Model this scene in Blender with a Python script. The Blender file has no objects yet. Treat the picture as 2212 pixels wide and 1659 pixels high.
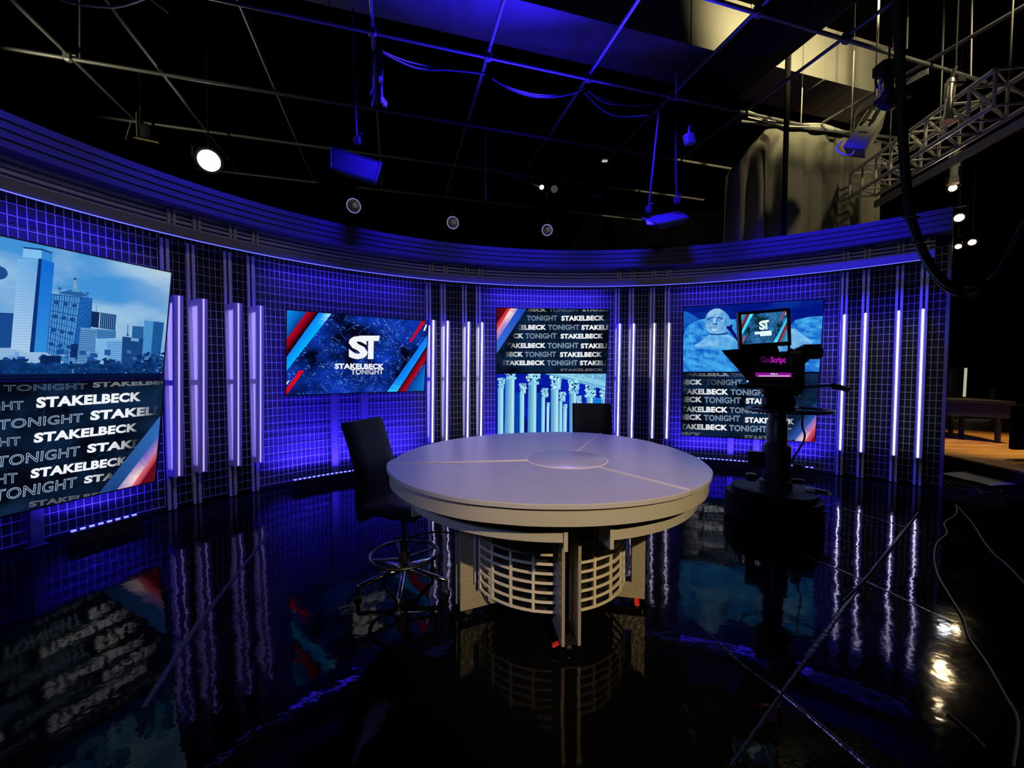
import bpy, bmesh, math, random
from mathutils import Vector, Matrix
PI = math.pi
R = math.radians
rnd = random.Random(7)
S = bpy.context.scene
COL = S.collection

# ------------------------------------------------------------------ camera
H, F, PT, SH = 1.62, 889.0, R(2.2), 7.0
cam = bpy.data.cameras.new('camera'); cam.sensor_width = 36.0; cam.sensor_fit = 'HORIZONTAL'
cam.lens = 36.0 * F / 2212.0; cam.shift_y = SH / 2212.0; cam.clip_start = 0.05; cam.clip_end = 100
camo = bpy.data.objects.new('camera', cam); COL.objects.link(camo)
camo.location = (0, 0, H); camo.rotation_euler = (PI/2 - PT, 0, 0)
S.camera = camo
# ------------------------------------------------------------------ world and exposure
S.view_settings.view_transform = 'Standard'
try: S.view_settings.look = 'None'
except Exception: pass
S.view_settings.gamma = 1.0; S.view_settings.exposure = 0.0
S.view_settings.use_curve_mapping = False
wd = bpy.data.worlds.new('world'); S.world = wd; wd.use_nodes = True
bgn = wd.node_tree.nodes['Background']; bgn.inputs[0].default_value = (0.3, 0.35, 0.6, 1); bgn.inputs[1].default_value = 0.0015
S.cycles.max_bounces = 6; S.cycles.diffuse_bounces = 2; S.cycles.glossy_bounces = 4
S.cycles.transmission_bounces = 4; S.cycles.transparent_max_bounces = 8
S.cycles.sample_clamp_indirect = 3.0; S.cycles.caustics_reflective = False; S.cycles.caustics_refractive = False
S.cycles.use_denoising = True

# ------------------------------------------------------------------ lamps
def aim(o, target):
    d = Vector(target) - o.location
    o.rotation_euler = d.to_track_quat('-Z', 'Y').to_euler()
def area(name, loc, target, sx, sy, power, col, spread=PI):
    l = bpy.data.lights.new(name, 'AREA'); l.shape = 'RECTANGLE'; l.size = sx; l.size_y = sy
    l.energy = power; l.color = col; l.spread = spread
    o = bpy.data.objects.new(name, l); COL.objects.link(o); o.location = loc; aim(o, target); return o
def spot(name, loc, target, ang, power, col, blend=0.4, size=0.08):
    l = bpy.data.lights.new(name, 'SPOT'); l.spot_size = R(ang); l.spot_blend = blend; l.energy = power
    l.color = col; l.shadow_soft_size = size
    o = bpy.data.objects.new(name, l); COL.objects.link(o); o.location = loc; aim(o, target); return o
BLUE = (0.034, 0.016, 1.0)
DEEP = (0.022, 0.010, 1.0)
# warm key on the desk from the front right, cool wash over the desk top
spot('desk_key_light', (1.6, -2.4, 3.85), (0.46, 2.2, 0.60), 25, 960, (1.0, 0.76, 0.40), 0.8, 0.05)
spot('desk_cool_light', (-3.4, -1.2, 3.6), (0.2, 2.9, 0.9), 30, 210, (0.38, 0.47, 1.0), 0.6, 0.25)
spot('desk_wash_light', (0.8, 5.4, 6.0), (0.3, 2.9, 1.0), 44, 620, (0.30, 0.28, 1.0), 0.6, 0.3)
# blue overhead wash on the header of the set wall
for p, t, e in [((-3.55, 2.6, 6.05), (-4.55, 3.0, 3.55), 330), ((-2.9, 4.4, 6.05), (-3.8, 5.0, 3.55), 420), ((-1.4, 5.6, 6.05), (-2.2, 6.4, 3.55), 480),
                ((0.3, 6.1, 6.05), (0.1, 7.2, 3.55), 520), ((2.1, 6.1, 6.05), (2.4, 7.2, 3.55), 520), ((3.2, 5.1, 6.05), (4.6, 6.2, 3.5), 560)]:
    spot('header_wash_light', p, t, 54 if p[0] < 3 else 50, e*4.2, DEEP, 0.8, 0.35)
# blue uplight from the top of the set wall to the pipe grid and the duct
for p, t, e in [((0.2, 6.9, 3.95), (0.1, 4.4, 6.2), 220), ((1.8, 6.9, 3.95), (0.9, 4.0, 6.2), 240), ((0.8, 7.2, 3.95), (0.2, 6.4, 7.0), 10)]:
    area('grid_uplight', p, t, 0.8, 0.15, e, DEEP, R(92))
# low blue light reaching the pipe grid over the desk
# warm work lights at the back right
spot('curtain_light', (6.4, 4.4, 6.9), (5.7, 8.2, 4.9), 62, 260, (1.0, 0.86, 0.48), 0.6, 0.15)
spot('truss_light', (7.2, 3.0, 3.4), (8.6, 6.4, 5.3), 66, 240, (1.0, 0.88, 0.55), 0.6, 0.1)
spot('duct_light', (5.0, 5.6, 7.10), (4.9, 7.4, 7.5), 110, 800, (1.0, 0.86, 0.42), 0.7, 0.04)
spot('stage_light', (9.5, 7.4, 5.0), (9.6, 7.8, 0.2), 56, 1300, (1.0, 0.68, 0.26), 0.7, 0.1)
spot('grid_side_light', (-6.9, 5.0, 5.0), (-6.1, 6.2, 5.9), 78, 140, (1.0, 0.92, 0.6), 0.8, 0.05)
for t, e in (((-4.6, 4.4, 2.1), 120), ((0.4, 7.2, 2.1), 105), ((5.2, 5.8, 2.1), 75)):      # neutral fill on the set wall, from unseen lamps
    spot('set_fill_light', (0.3, 0.4, 5.6), t, 54, e, (1.0, 0.93, 0.92), 0.7, 0.3)

# ------------------------------------------------------------------ helpers
def s2l(c):
    c = c / 255.0
    return c / 12.92 if c <= 0.04045 else ((c + 0.055) / 1.055) ** 2.4
def rgb(r, g, b): return (s2l(r), s2l(g), s2l(b))
def ray(px, py):
    a = (px - 1106) / F; b = (829.5 + SH - py) / F
    return Vector((a, math.cos(PT) + b*math.sin(PT), -math.sin(PT) + b*math.cos(PT)))
def onz(px, py, z):                                  # point of the photo on a level at height z
    d = ray(px, py); t = (z - H) / d.z; return Vector((d.x*t, d.y*t, z))
def aty(px, py, y):                                  # point of the photo at depth y
    d = ray(px, py); t = y / d.y; return Vector((d.x*t, y, H + d.z*t))
def project(p):
    v = Vector(p) - Vector((0, 0, H)); d = v.y*math.cos(PT) - v.z*math.sin(PT); u = v.y*math.sin(PT) + v.z*math.cos(PT)
    return 1106 + F*v.x/d, 829.5 + SH - F*u/d

MATS = {}
def mat(name, base=(0.5, 0.5, 0.5), rough=0.5, metal=0.0, spec=0.5, emit=None, es=1.0, bump=None, var=None, coat=0.0):
    if name in MATS: return MATS[name]
    m = bpy.data.materials.new(name); m.use_nodes = True; nt = m.node_tree; b = nt.nodes['Principled BSDF']
    b.inputs['Base Color'].default_value = (*base, 1); b.inputs['Roughness'].default_value = rough
    b.inputs['Metallic'].default_value = metal; b.inputs['Specular IOR Level'].default_value = spec
    if coat: b.inputs['Coat Weight'].default_value = coat; b.inputs['Coat Roughness'].default_value = 0.08
    if emit: b.inputs['Emission Color'].default_value = (*emit, 1); b.inputs['Emission Strength'].default_value = es
    if var:      # (scale, other colour)
        tc = nt.nodes.new('ShaderNodeTexCoord'); n = nt.nodes.new('ShaderNodeTexNoise'); n.inputs['Scale'].default_value = var[0]
        n.inputs['Detail'].default_value = 4
        r = nt.nodes.new('ShaderNodeValToRGB'); r.color_ramp.elements[0].position = 0.35; r.color_ramp.elements[1].position = 0.65
        r.color_ramp.elements[0].color = (*base, 1); r.color_ramp.elements[1].color = (*var[1], 1)
        nt.links.new(tc.outputs['Object'], n.inputs['Vector']); nt.links.new(n.outputs['Fac'], r.inputs['Fac'])
        nt.links.new(r.outputs['Color'], b.inputs['Base Color'])
    if bump:     # (scale, strength)
        tc = nt.nodes.new('ShaderNodeTexCoord'); n = nt.nodes.new('ShaderNodeTexNoise'); n.inputs['Scale'].default_value = bump[0]
        n.inputs['Detail'].default_value = 3
        bp = nt.nodes.new('ShaderNodeBump'); bp.inputs['Strength'].default_value = bump[1]; bp.inputs['Distance'].default_value = 0.01
        nt.links.new(tc.outputs['Object'], n.inputs['Vector']); nt.links.new(n.outputs['Fac'], bp.inputs['Height'])
        nt.links.new(bp.outputs['Normal'], b.inputs['Normal'])
    MATS[name] = m; return m

class MB:
    def __init__(s): s.v = []; s.f = []; s.m = []
    def add(s, vs, fs, mi=0):
        o = len(s.v); s.v += [tuple(v) for v in vs]; s.f += [tuple(i + o for i in f) for f in fs]; s.m += [mi]*len(fs); return s
    def hexa(s, b, t, mi=0):     # bottom ring of 4, top ring of 4
        return s.add(list(b) + list(t), [(3,2,1,0),(4,5,6,7),(0,1,5,4),(1,2,6,5),(2,3,7,6),(3,0,4,7)], mi)
    def box(s, c, d, rz=0, M=None, mi=0):
        x, y, z = d[0]/2, d[1]/2, d[2]/2
        q = Matrix.Translation(c) @ (M if M is not None else Matrix.Rotation(rz, 4, 'Z'))
        p = [q @ Vector(a) for a in ((-x,-y,-z),(x,-y,-z),(x,y,-z),(-x,y,-z),(-x,-y,z),(x,-y,z),(x,y,z),(-x,y,z))]
        return s.hexa(p[:4], p[4:], mi)
    def bbox(s, c, d, bev=0.01, rz=0, M=None, mi=0):   # box with chamfered vertical edges and top
        x, y, z = d[0]/2, d[1]/2, d[2]/2; b = min(bev, x*0.9, y*0.9, z*0.9)
        q = Matrix.Translation(c) @ (M if M is not None else Matrix.Rotation(rz, 4, 'Z'))
        def ring(k, zz): 
            xx, yy = x - k, y - k
            return [q @ Vector(a) for a in ((-xx+b,-yy,zz),(xx-b,-yy,zz),(xx,-yy+b,zz),(xx,yy-b,zz),(xx-b,yy,zz),(-xx+b,yy,zz),(-xx,yy-b,zz),(-xx,-yy+b,zz))]
        r = [ring(b, -z), ring(0, -z+b), ring(0, z-b), ring(b, z)]
        vs = sum(r, []); fs = [tuple(range(7, -1, -1)), tuple(range(24, 32))]
        for k in range(3):
            for i in range(8): j = (i+1) % 8; fs.append((k*8+i, k*8+j, k*8+8+j, k*8+8+i))
        return s.add(vs, fs, mi)
    def bar(s, a, b, w, h=None, up=(0,0,1), mi=0):
        a = Vector(a); b = Vector(b); h = h or w; d = (b - a).normalized(); u = Vector(up)
        if abs(d.dot(u)) > 0.98: u = Vector((1,0,0))
        x = d.cross(u).normalized()*w/2; y = x.cross(d).normalized()*h/2
        return s.hexa([a-x-y, a+x-y, a+x+y, a-x+y], [b-x-y, b+x-y, b+x+y, b-x+y], mi)
    def tube(s, pts, r, n=8, cap=True, mi=0):
        pts = [Vector(p) for p in pts]; rs = r if isinstance(r, (list, tuple)) else [r]*len(pts)
        prev = None; vs = []; fs = []
        for i, p in enumerate(pts):
            d = (pts[min(i+1, len(pts)-1)] - pts[max(i-1, 0)]).normalized()
            if prev is None:
                u = Vector((0,0,1)) if abs(d.z) < 0.95 else Vector((1,0,0)); x = d.cross(u).normalized()
            else:
                x = (prev - d*prev.dot(d)); x = x.normalized() if x.length > 1e-6 else d.orthogonal().normalized()
            prev = x; y = d.cross(x)
            for k in range(n): a = 2*PI*k/n; vs.append(p + (x*math.cos(a) + y*math.sin(a))*rs[i])
        for i in range(len(pts)-1):
            for k in range(n): j = (k+1) % n; fs.append((i*n+k, i*n+j, (i+1)*n+j, (i+1)*n+k))
        if cap: fs += [tuple(range(n-1, -1, -1)), tuple(range((len(pts)-1)*n, len(pts)*n))]
        return s.add(vs, fs, mi)
    def lathe(s, prof, n=32, M=None, mi=0):              # profile of (r, z)
        M = M if M is not None else Matrix(); vs = []; fs = []
        for r_, z in prof:
            for k in range(n): a = 2*PI*k/n; vs.append(M @ Vector((r_*math.cos(a), r_*math.sin(a), z)))
        for i in range(len(prof)-1):
            for k in range(n): j = (k+1) % n; fs.append((i*n+k, i*n+j, (i+1)*n+j, (i+1)*n+k))
        if prof[0][0] > 1e-4: fs.append(tuple(range(n-1, -1, -1)))
        if prof[-1][0] > 1e-4: fs.append(tuple(range((len(prof)-1)*n, len(prof)*n)))
        return s.add(vs, fs, mi)
    def prism(s, poly, z0, z1, M=None, mi=0):            # xy outline pulled from z0 to z1
        M = M if M is not None else Matrix(); n = len(poly)
        vs = [M @ Vector((x, y, z0)) for x, y in poly] + [M @ Vector((x, y, z1)) for x, y in poly]
        fs = [tuple(range(n-1, -1, -1)), tuple(range(n, 2*n))] + [(i, (i+1) % n, n+(i+1) % n, n+i) for i in range(n)]
        return s.add(vs, fs, mi)
    def ribbon(s, rows, mi=0, close=False):              # rows of equally many points -> grid of quads
        n = len(rows[0]); vs = sum([list(r_) for r_ in rows], []); fs = []
        for i in range(len(rows)-1):
            for k in range(n-1 + (1 if close else 0)): j = (k+1) % n; fs.append((i*n+k, i*n+j, (i+1)*n+j, (i+1)*n+k))
        return s.add(vs, fs, mi)
    def build(s, name, m, parent=None, smooth=False):
        me = bpy.data.meshes.new(name); me.from_pydata(s.v, [], s.f)
        ms = m if isinstance(m, (list, tuple)) else [m]
        for q in ms: me.materials.append(q)
        if len(ms) > 1: me.polygons.foreach_set('material_index', s.m)
        if smooth:
            me.polygons.foreach_set('use_smooth', [True]*len(me.polygons))
            me.update()
            try: me.set_sharp_from_angle(angle=R(38))
            except Exception: pass
        bm = bmesh.new(); bm.from_mesh(me); bmesh.ops.recalc_face_normals(bm, faces=bm.faces); bm.to_mesh(me); bm.free()
        me.update()
        o = bpy.data.objects.new(name, me); COL.objects.link(o)
        if parent: o.parent = parent
        return o
def tag(o, label=None, cat=None, group=None, kind=None):
    if label: o['label'] = label
    if cat: o['category'] = cat
    if group: o['group'] = group
    if kind: o['kind'] = kind
    return o
def thing(name, label, cat, loc=(0,0,0), rz=0, group=None, M=None):
    o = bpy.data.objects.new(name, None); COL.objects.link(o); o.empty_display_size = 0.1
    if M is not None: o.matrix_world = M
    else: o.location = loc; o.rotation_euler = (0, 0, rz)
    return tag(o, label, cat, group)
def struct(o): o['kind'] = 'structure'; return o
def spline(pts, k=6):
    P = [Vector(p) for p in pts]; out = []
    for i in range(len(P)-1):
        a, b, c, d = P[max(i-1,0)], P[i], P[i+1], P[min(i+2, len(P)-1)]
        for j in range(k):
            t = j/k; out.append(0.5*((2*b) + (c-a)*t + (2*a-5*b+4*c-d)*t*t + (3*b-a-3*c+d)*t**3))
    out.append(P[-1]); return out
def circle(c, r, n, u, v): return [Vector(c) + Vector(u)*r*math.cos(2*PI*k/n) + Vector(v)*r*math.sin(2*PI*k/n) for k in range(n+1)]
def frame(x, y, z, o): return Matrix(((x[0],y[0],z[0],o[0]),(x[1],y[1],z[1],o[1]),(x[2],y[2],z[2],o[2]),(0,0,0,1)))

# materials
black = mat('black_paint', (0.006,0.006,0.007), 0.6)
blackm = mat('black_metal', (0.012,0.012,0.013), 0.4)
blackp = mat('black_plastic', (0.010,0.010,0.012), 0.35)
leather = mat('black_leather', (0.005,0.0055,0.007), 0.42, spec=0.3, bump=(180, 0.25))
chrome = mat('chrome', (0.75,0.74,0.70), 0.10, 1.0)
greybar = mat('grey_metallic_paint', (0.55,0.54,0.56), 0.45, 0.1)
fascia = mat('dark_grey_fascia', (0.17,0.168,0.17), 0.5)
greytrim = mat('grey_trim_paint', (0.34,0.33,0.34), 0.5)
headerp = mat('dull_header_paint', (0.06,0.06,0.075), 0.6, spec=0.25)
backp = mat('dark_backing_paint', (0.058,0.058,0.072), 0.6, spec=0.25)
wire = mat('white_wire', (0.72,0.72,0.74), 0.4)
wire_unlit = mat('unlit_wire_mesh', (0.34,0.34,0.36), 0.4)  # same white wire, painted darker for the unlit panels behind the fins
steel = mat('galvanised_pipe', (0.15,0.15,0.15), 0.45, 0.3)
paleal = mat('pale_aluminium', (0.62,0.61,0.57), 0.35, 0.5)
deskp = mat('champagne_leather', (0.42,0.395,0.35), 0.42, bump=(60, 0.12))
grillem = mat('champagne_grille_paint', (0.74,0.67,0.55), 0.4)
deskf = mat('champagne_foil', (0.50,0.44,0.34), 0.36, 0.35, bump=(40, 0.6))
frost = mat('frosted_acrylic', (0.45,0.435,0.48), 0.34, spec=0.6)
red = mat('red_plastic', (0.75,0.02,0.02), 0.4)
rubber = mat('black_cable_rubber', (0.004,0.004,0.0045), 0.45, spec=0.15)
# ------------------------------------------------------------------ the curved set wall
EC, EA, EB, ER = (1.342, 2.0404), 5.6928, 5.2688, -0.1227
def _ell(th):
    x, y = EA*math.sin(th), EB*math.cos(th); c, s = math.cos(ER), math.sin(ER)
    return Vector((EC[0] + x*c - y*s, EC[1] + x*s + y*c, 0))
_pts = [_ell(-1.75 + 3.3*i/3000) for i in range(3001)]
_cum = [0.0]
for i in range(3000): _cum.append(_cum[-1] + (_pts[i+1]-_pts[i]).length)
def wfr(s):                                           # point, tangent and inward normal of the header line at arc length s
    lo, hi = 0, 3000
    while hi - lo > 1:
        m = (lo+hi)//2
        if _cum[m] <= s: lo = m
        else: hi = m
    k = (s - _cum[lo])/(_cum[hi]-_cum[lo]); p = _pts[lo].lerp(_pts[hi], k); t = (_pts[hi]-_pts[lo]).normalized()
    return p, t, Vector((t.y, -t.x, 0))
def wp(s, off, z):
    p, t, n = wfr(s); q = p + n*off; q.z = z; return q
def find_s(px, z, off):
    best = None
    lo, hi = 0.3, _cum[-1]-0.02
    for _ in range(60):
        m = (lo+hi)/2
        p = wp(m, off, z)
        x = project(p)[0] if p.y > 0.4 else -9999
        if x < px: lo = m
        else: hi = m
    return lo
S0 = find_s(-420, 1.6, -0.34); S1 = find_s(2040, 1.8, -0.34)
WO = -0.34                                            # plane of the wire mesh
ZT = 3.135
def sweep(mb, prof, s0, s1, step=0.12, mi=0, closed=True):
    n = max(2, int((s1-s0)/step)); rows = []
    for i in range(n+1):
        s = s0 + (s1-s0)*i/n; rows.append([wp(s, o, z) for o, z in prof])
    k = len(prof); b = len(mb.v)
    mb.ribbon(rows, mi, close=closed)
    if closed:
        mb.add(rows[0], [tuple(range(k))], mi); mb.add(rows[-1], [tuple(range(k-1, -1, -1))], mi)
    return mb
def rect(o0, o1, z0, z1): return [(o0,z0),(o1,z0),(o1,z1),(o0,z1)]

struct(sweep(MB(), rect(WO-0.20, WO-0.08, 0.0, 3.70), S0, S1+0.03).build('wall_back', backp))
struct(sweep(MB(), rect(-0.085, -0.06, ZT, ZT+0.10), S0, S1-0.12).build('trim_1', fascia))
for k in range(4):
    z = ZT + 0.110 + 0.054*k
    struct(sweep(MB(), rect(-0.20, -0.14, z, z+0.030), S0, S1-0.12).build('trim_%d' % (k+2), greytrim))
capf = []
for k in range(4):
    z0 = 3.438 + k*0.0735; o = 0.055 + 0.006*k
    capf += [(o, z0), (o, z0+0.064), (o-0.03, z0+0.0645), (o-0.03, z0+0.0730)]
struct(sweep(MB(), [(-0.24, 3.438)] + capf + [(-0.24, 3.733)], S0, S1+0.03).build('trim_6', headerp))
struct(sweep(MB(), rect(-0.46, -0.24, 3.45, 3.68), S0, S1+0.03).build('trim_7', black))
# glowing light line under the header
def emat(name, col, strength):
    return mat(name, (0.02,0.02,0.02), 0.5, emit=col, es=strength)
tag(sweep(MB(), rect(-0.110, -0.088, ZT-0.004, ZT+0.010), S0, S1-0.2).build('light_strip', emat('blue_strip', (0.09,0.10,1.0), 2.6)),
    'thin blue light line running under the grey header band of the curved wall', 'light')

# pylon positions along the wall (centres of the doubled uprights)
PYL = [[357,413,492,542],[926,957.5,1003.5,1033],[1333.6,1364,1409,1441],[1824,1870,1943,1996.5]]
SP = [[find_s(px, 2.75, WO+0.03) for px in g] for g in PYL]

# ------------------------------------------------------------------ wire mesh panels
def mesh_panel(s0, s1, label, z0=0.06, z1=3.44, gaps=()):
    mb = MB(); n = max(1, round((s1-s0)/0.0575)); w = 0.0023
    for i in range(n+1):
        p, t, nn = wfr(s0 + (s1-s0)*i/n); c = p + nn*WO
        a, b = t*w, nn*w
        mb.hexa([c-a-b+Vector((0,0,z0)), c+a-b+Vector((0,0,z0)), c+a+b+Vector((0,0,z0)), c-a+b+Vector((0,0,z0))],
                [c-a-b+Vector((0,0,z1)), c+a-b+Vector((0,0,z1)), c+a+b+Vector((0,0,z1)), c-a+b+Vector((0,0,z1))])
    k = int((z1-z0)/0.105)
    for j in range(k+1):
        z = z0 + j*0.105
        sweep(mb, rect(WO+0.003, WO+0.010, z, z+0.0048), s0, s1, 0.2)
    return tag(mb.build('wire_panel', wire_unlit if label.startswith('dark') else wire), label, 'wall panel', 'wire mesh panels on the curved set wall')
E_ = 0.055
eds = [(SP[g][0]-E_, SP[g][3]+E_) for g in range(4)]
mesh_panel(S0, eds[0][0], 'blue-lit wire mesh panel behind the skyline screen')
mesh_panel(eds[0][1], eds[1][0], 'blue-lit wire mesh panel behind the single wide screen on two posts')
mesh_panel(eds[1][1], eds[2][0], 'blue-lit wire mesh panel behind the screen showing pale columns')
mesh_panel(eds[2][1], eds[3][0], 'blue-lit wire mesh panel behind the screen showing a stone head')
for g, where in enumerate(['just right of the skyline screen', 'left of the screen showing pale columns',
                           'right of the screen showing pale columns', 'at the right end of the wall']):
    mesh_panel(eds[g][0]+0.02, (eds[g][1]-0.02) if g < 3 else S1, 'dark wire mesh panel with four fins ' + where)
struct(sweep(MB(), rect(WO-0.06, WO+0.02, 0, 3.44), S1, S1+0.03, 0.1).build('trim_8', mat('grey_edge', (0.10,0.10,0.12), 0.5)))

for g in range(4):                                    # added black boards standing in for the unlit wall behind the fins
    struct(sweep(MB(), rect(WO-0.078, WO-0.03, 0.02, 3.44), eds[g][0]+0.01, (eds[g][1]-0.01) if g < 3 else S1, 0.1).build('trim_%d' % (20+g), mat('unlit_wall_board', (0.010,0.010,0.013), 0.6, spec=0.2)))
# ------------------------------------------------------------------ light fins
ZB, ZM, ZF = 0.42, 1.49, 2.46
def fin(s, label, group, side, strip, lit=(1,1)):
    p, t, n = wfr(s); o = p + n*WO
    root = thing('light_fin', label, 'light', group=group, M=frame(t, n, Vector((0,0,1)), o))
    for sx in (-1, 1):
        m = MB(); m.box((sx*0.027, 0.022, ZT*0.5+0.005), (0.030, 0.024, ZT-0.01)); m.build('upright_bar', greybar, root)
    for sx in (-1, 1):
        m = MB(); m.box((sx*0.024, WO*-1-0.122, ZT+0.195), (0.026, 0.030, 0.185)); m.build('header_bar', greytrim, root)
    def dep(z): return 0.215 + (0.345-0.215)*(z-ZB)/(ZF-ZB)
    w = 0.042
    f = MB()
    def slab(z0, z1, y0a, y0b, y1a, y1b, xw=w):      # between depths at bottom and top
        f.hexa([(-xw,y0a,z0),(xw,y0a,z0),(xw,y1a,z0),(-xw,y1a,z0)], [(-xw,y0b,z1),(xw,y0b,z1),(xw,y1b,z1),(-xw,y1b,z1)])
    slab(ZB, ZF, dep(ZB)-0.05, dep(ZF)-0.05, dep(ZB), dep(ZF))
    slab(ZB, ZF, 0.036, 0.036, 0.050, 0.050)
    for z0, z1 in ((ZB, ZB+0.075), (ZM-0.03, ZM+0.03), (ZF-0.075, ZF)):
        slab(z0, z1, 0.05, 0.05, dep(z0)-0.05, dep(z1)-0.05)
    f.build('housing', greybar, root)
    for i, (z0, z1) in enumerate(((ZB+0.075, ZM-0.03), (ZM+0.03, ZF-0.075))):
        m = MB(); x = 0.006
        m.hexa([(-x,0.05,z0),(x,0.05,z0),(x,dep(z0)-0.052,z0),(-x,dep(z0)-0.052,z0)], [(-x,0.05,z1),(x,0.05,z1),(x,dep(z1)-0.052,z1),(-x,dep(z1)-0.052,z1)])
        m.build('light_panel', side if lit[i] else dimside, root)
    m = MB(); x = 0.0065
    m.hexa([(-x,dep(ZB)-0.002,ZB+0.012),(x,dep(ZB)-0.002,ZB+0.012),(x,dep(ZB)+0.005,ZB+0.012),(-x,dep(ZB)+0.005,ZB+0.012)],
           [(-x,dep(ZF)-0.002,ZF-0.004),(x,dep(ZF)-0.002,ZF-0.004),(x,dep(ZF)+0.005,ZF-0.004),(-x,dep(ZF)+0.005,ZF-0.004)])
    m.build('light_strip', strip, root)
    return root
sideA = emat('panel_glow_lavender', (0.30,0.24,1.0), 1.25)
sideB = emat('panel_glow_cool', (0.58,0.56,1.0), 1.6)
dimside = emat('panel_wall_light_violet', (0.06,0.03,0.75), 0.6)  # panels that are off; violet light from the wall put in as emission
stripA = emat('strip_glow_lavender', (0.34,0.24,1.0), 2.0)
stripB = emat('strip_glow_white', (0.72,0.66,1.0), 10.0)
ORD = ['first', 'second', 'third', 'fourth']
WHERE = ['right of the skyline screen', 'right of the single wide screen', 'right of the pale-columns screen', 'at the right wall end']
for g in range(4):
    for k in range(4):
        fin(SP[g][k], 'upright light fin, %s of four %s' % (ORD[k], WHERE[g]), 'light fins ' + WHERE[g],
            sideA if g == 0 else sideB, stripA if g == 0 else stripB, (1,1) if g != 2 else ((1,1) if k == 0 else (0, 1 if k < 3 else 0)))

# ------------------------------------------------------------------ blue light battens on the floor of each bay
def bay_lights(s0, s1, ptop, pbot):
    L = s1 - s0; n = 3
    for i in range(n):
        s = s0 + L*(i+0.5)/n; l = L/n
        a = area('bay_top_light', wp(s, -0.13, ZT-0.02), wp(s, WO-0.10, 1.9), l, 0.03, ptop*l*0.8, BLUE, R(165))
        p, t, nn = wfr(s); z = (wp(s, WO-0.10, 1.9) - a.location).normalized()*-1; y = z.cross(t).normalized()
        a.rotation_euler = frame(t, y, z, (0,0,0)).to_euler()
        if pbot and not (s0 < 1.5 and i < 2): a = area('bay_floor_light', wp(s, -0.06, 0.16), wp(s, WO-0.08, 0.9), l, 0.03, pbot*l, BLUE, R(120))
        else: continue
        z = (wp(s, WO-0.08, 0.9) - a.location).normalized()*-1; y = z.cross(t).normalized()
        a.rotation_euler = frame(t, y, z, (0,0,0)).to_euler()
ledm = emat('blue_led', (0.10,0.12,1.0), 5.0)
def batten(s0, s1, label):
    root = thing('light_batten', label, 'light', tuple(wp((s0+s1)/2, -0.02, 0)), group='blue light battens on the floor')
    inv = Matrix.Translation(-root.location)
    b = sweep(MB(), rect(-0.06, 0.02, 0.0, 0.13), s0, s1, 0.15); b.v = [tuple(inv @ Vector(v)) for v in b.v]; b.build('housing', blackm, root)
    l = MB(); n = int((s1-s0)/0.06)
    for i in range(n):
        s = s0 + (s1-s0)*(i+0.5)/n; q = wp(s, -0.03, 0.135); p, t, nn = wfr(s)
        l.box(tuple(inv @ q), (0.034, 0.018, 0.010), M=frame(t, nn, Vector((0,0,1)), (0,0,0)))
    l.build('led_row', ledm, root)
bays = [(S0+0.2, eds[0][0]-0.30), (eds[0][1]+0.2, eds[1][0]-0.2), (eds[1][1]+0.22, eds[2][0]-0.22), (eds[2][1]+0.2, eds[3][0]-0.2)]
for (a, b), e, txt in zip(bays, [(11, 28), (8, 38), (24, 40), (10, 36)], ['under the skyline screen', 'under the single wide screen',
        'under the screen showing pale columns', 'under the screen showing a stone head']):
    bay_lights(a, b, *e); batten(a + (0.9 if 'skyline' in txt else 0.1), b-0.05, 'low black batten of blue lights on the floor ' + txt)

# ------------------------------------------------------------------ floor, far room
def floor_mat():
    m = bpy.data.materials.new('glossy_black_floor'); m.use_nodes = True; nt = m.node_tree; b = nt.nodes['Principled BSDF']
    b.inputs['Base Color'].default_value = (0.0025,0.0025,0.003,1); b.inputs['Specular IOR Level'].default_value = 0.10
    tc = nt.nodes.new('ShaderNodeTexCoord')
    n1 = nt.nodes.new('ShaderNodeTexNoise'); n1.inputs['Scale'].default_value = 10; n1.inputs['Detail'].default_value = 2
    n2 = nt.nodes.new('ShaderNodeTexNoise'); n2.inputs['Scale'].default_value = 1.3; n2.inputs['Detail'].default_value = 2
    ad = nt.nodes.new('ShaderNodeMath'); ad.operation = 'MULTIPLY_ADD'; ad.inputs[1].default_value = 7.0
    bp = nt.nodes.new('ShaderNodeBump'); bp.inputs['Strength'].default_value = 1.0; bp.inputs['Distance'].default_value = 0.0008
    n3 = nt.nodes.new('ShaderNodeTexNoise'); n3.inputs['Scale'].default_value = 0.8; n3.inputs['Detail'].default_value = 5
    mr = nt.nodes.new('ShaderNodeMapRange'); mr.inputs[1].default_value = 0.35; mr.inputs[2].default_value = 0.7; mr.inputs[3].default_value = 0.025; mr.inputs[4].default_value = 0.09
    for n in (n1, n2, n3): nt.links.new(tc.outputs['Object'], n.inputs['Vector'])
    nt.links.new(n2.outputs['Fac'], ad.inputs[0]); nt.links.new(n1.outputs['Fac'], ad.inputs[2])
    nt.links.new(ad.outputs[0], bp.inputs['Height']); nt.links.new(bp.outputs['Normal'], b.inputs['Normal'])
    nt.links.new(n3.outputs['Fac'], mr.inputs[0]); nt.links.new(mr.outputs[0], b.inputs['Roughness'])
    return m
X0, X1, Y0, Y1, ZC = -11.5, 15.0, -5.0, 13.5, 9.6
struct(MB().box(((X0+X1)/2, (Y0+Y1)/2, -0.05), (X1-X0, Y1-Y0, 0.1)).build('floor', floor_mat()))
studio = mat('black_studio_paint', (0.0018,0.0018,0.0018), 0.9, spec=0.05)
struct(MB().box(((X0+X1)/2, (Y0+Y1)/2, ZC+0.05), (X1-X0, Y1-Y0, 0.1)).build('ceiling', studio))
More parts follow.
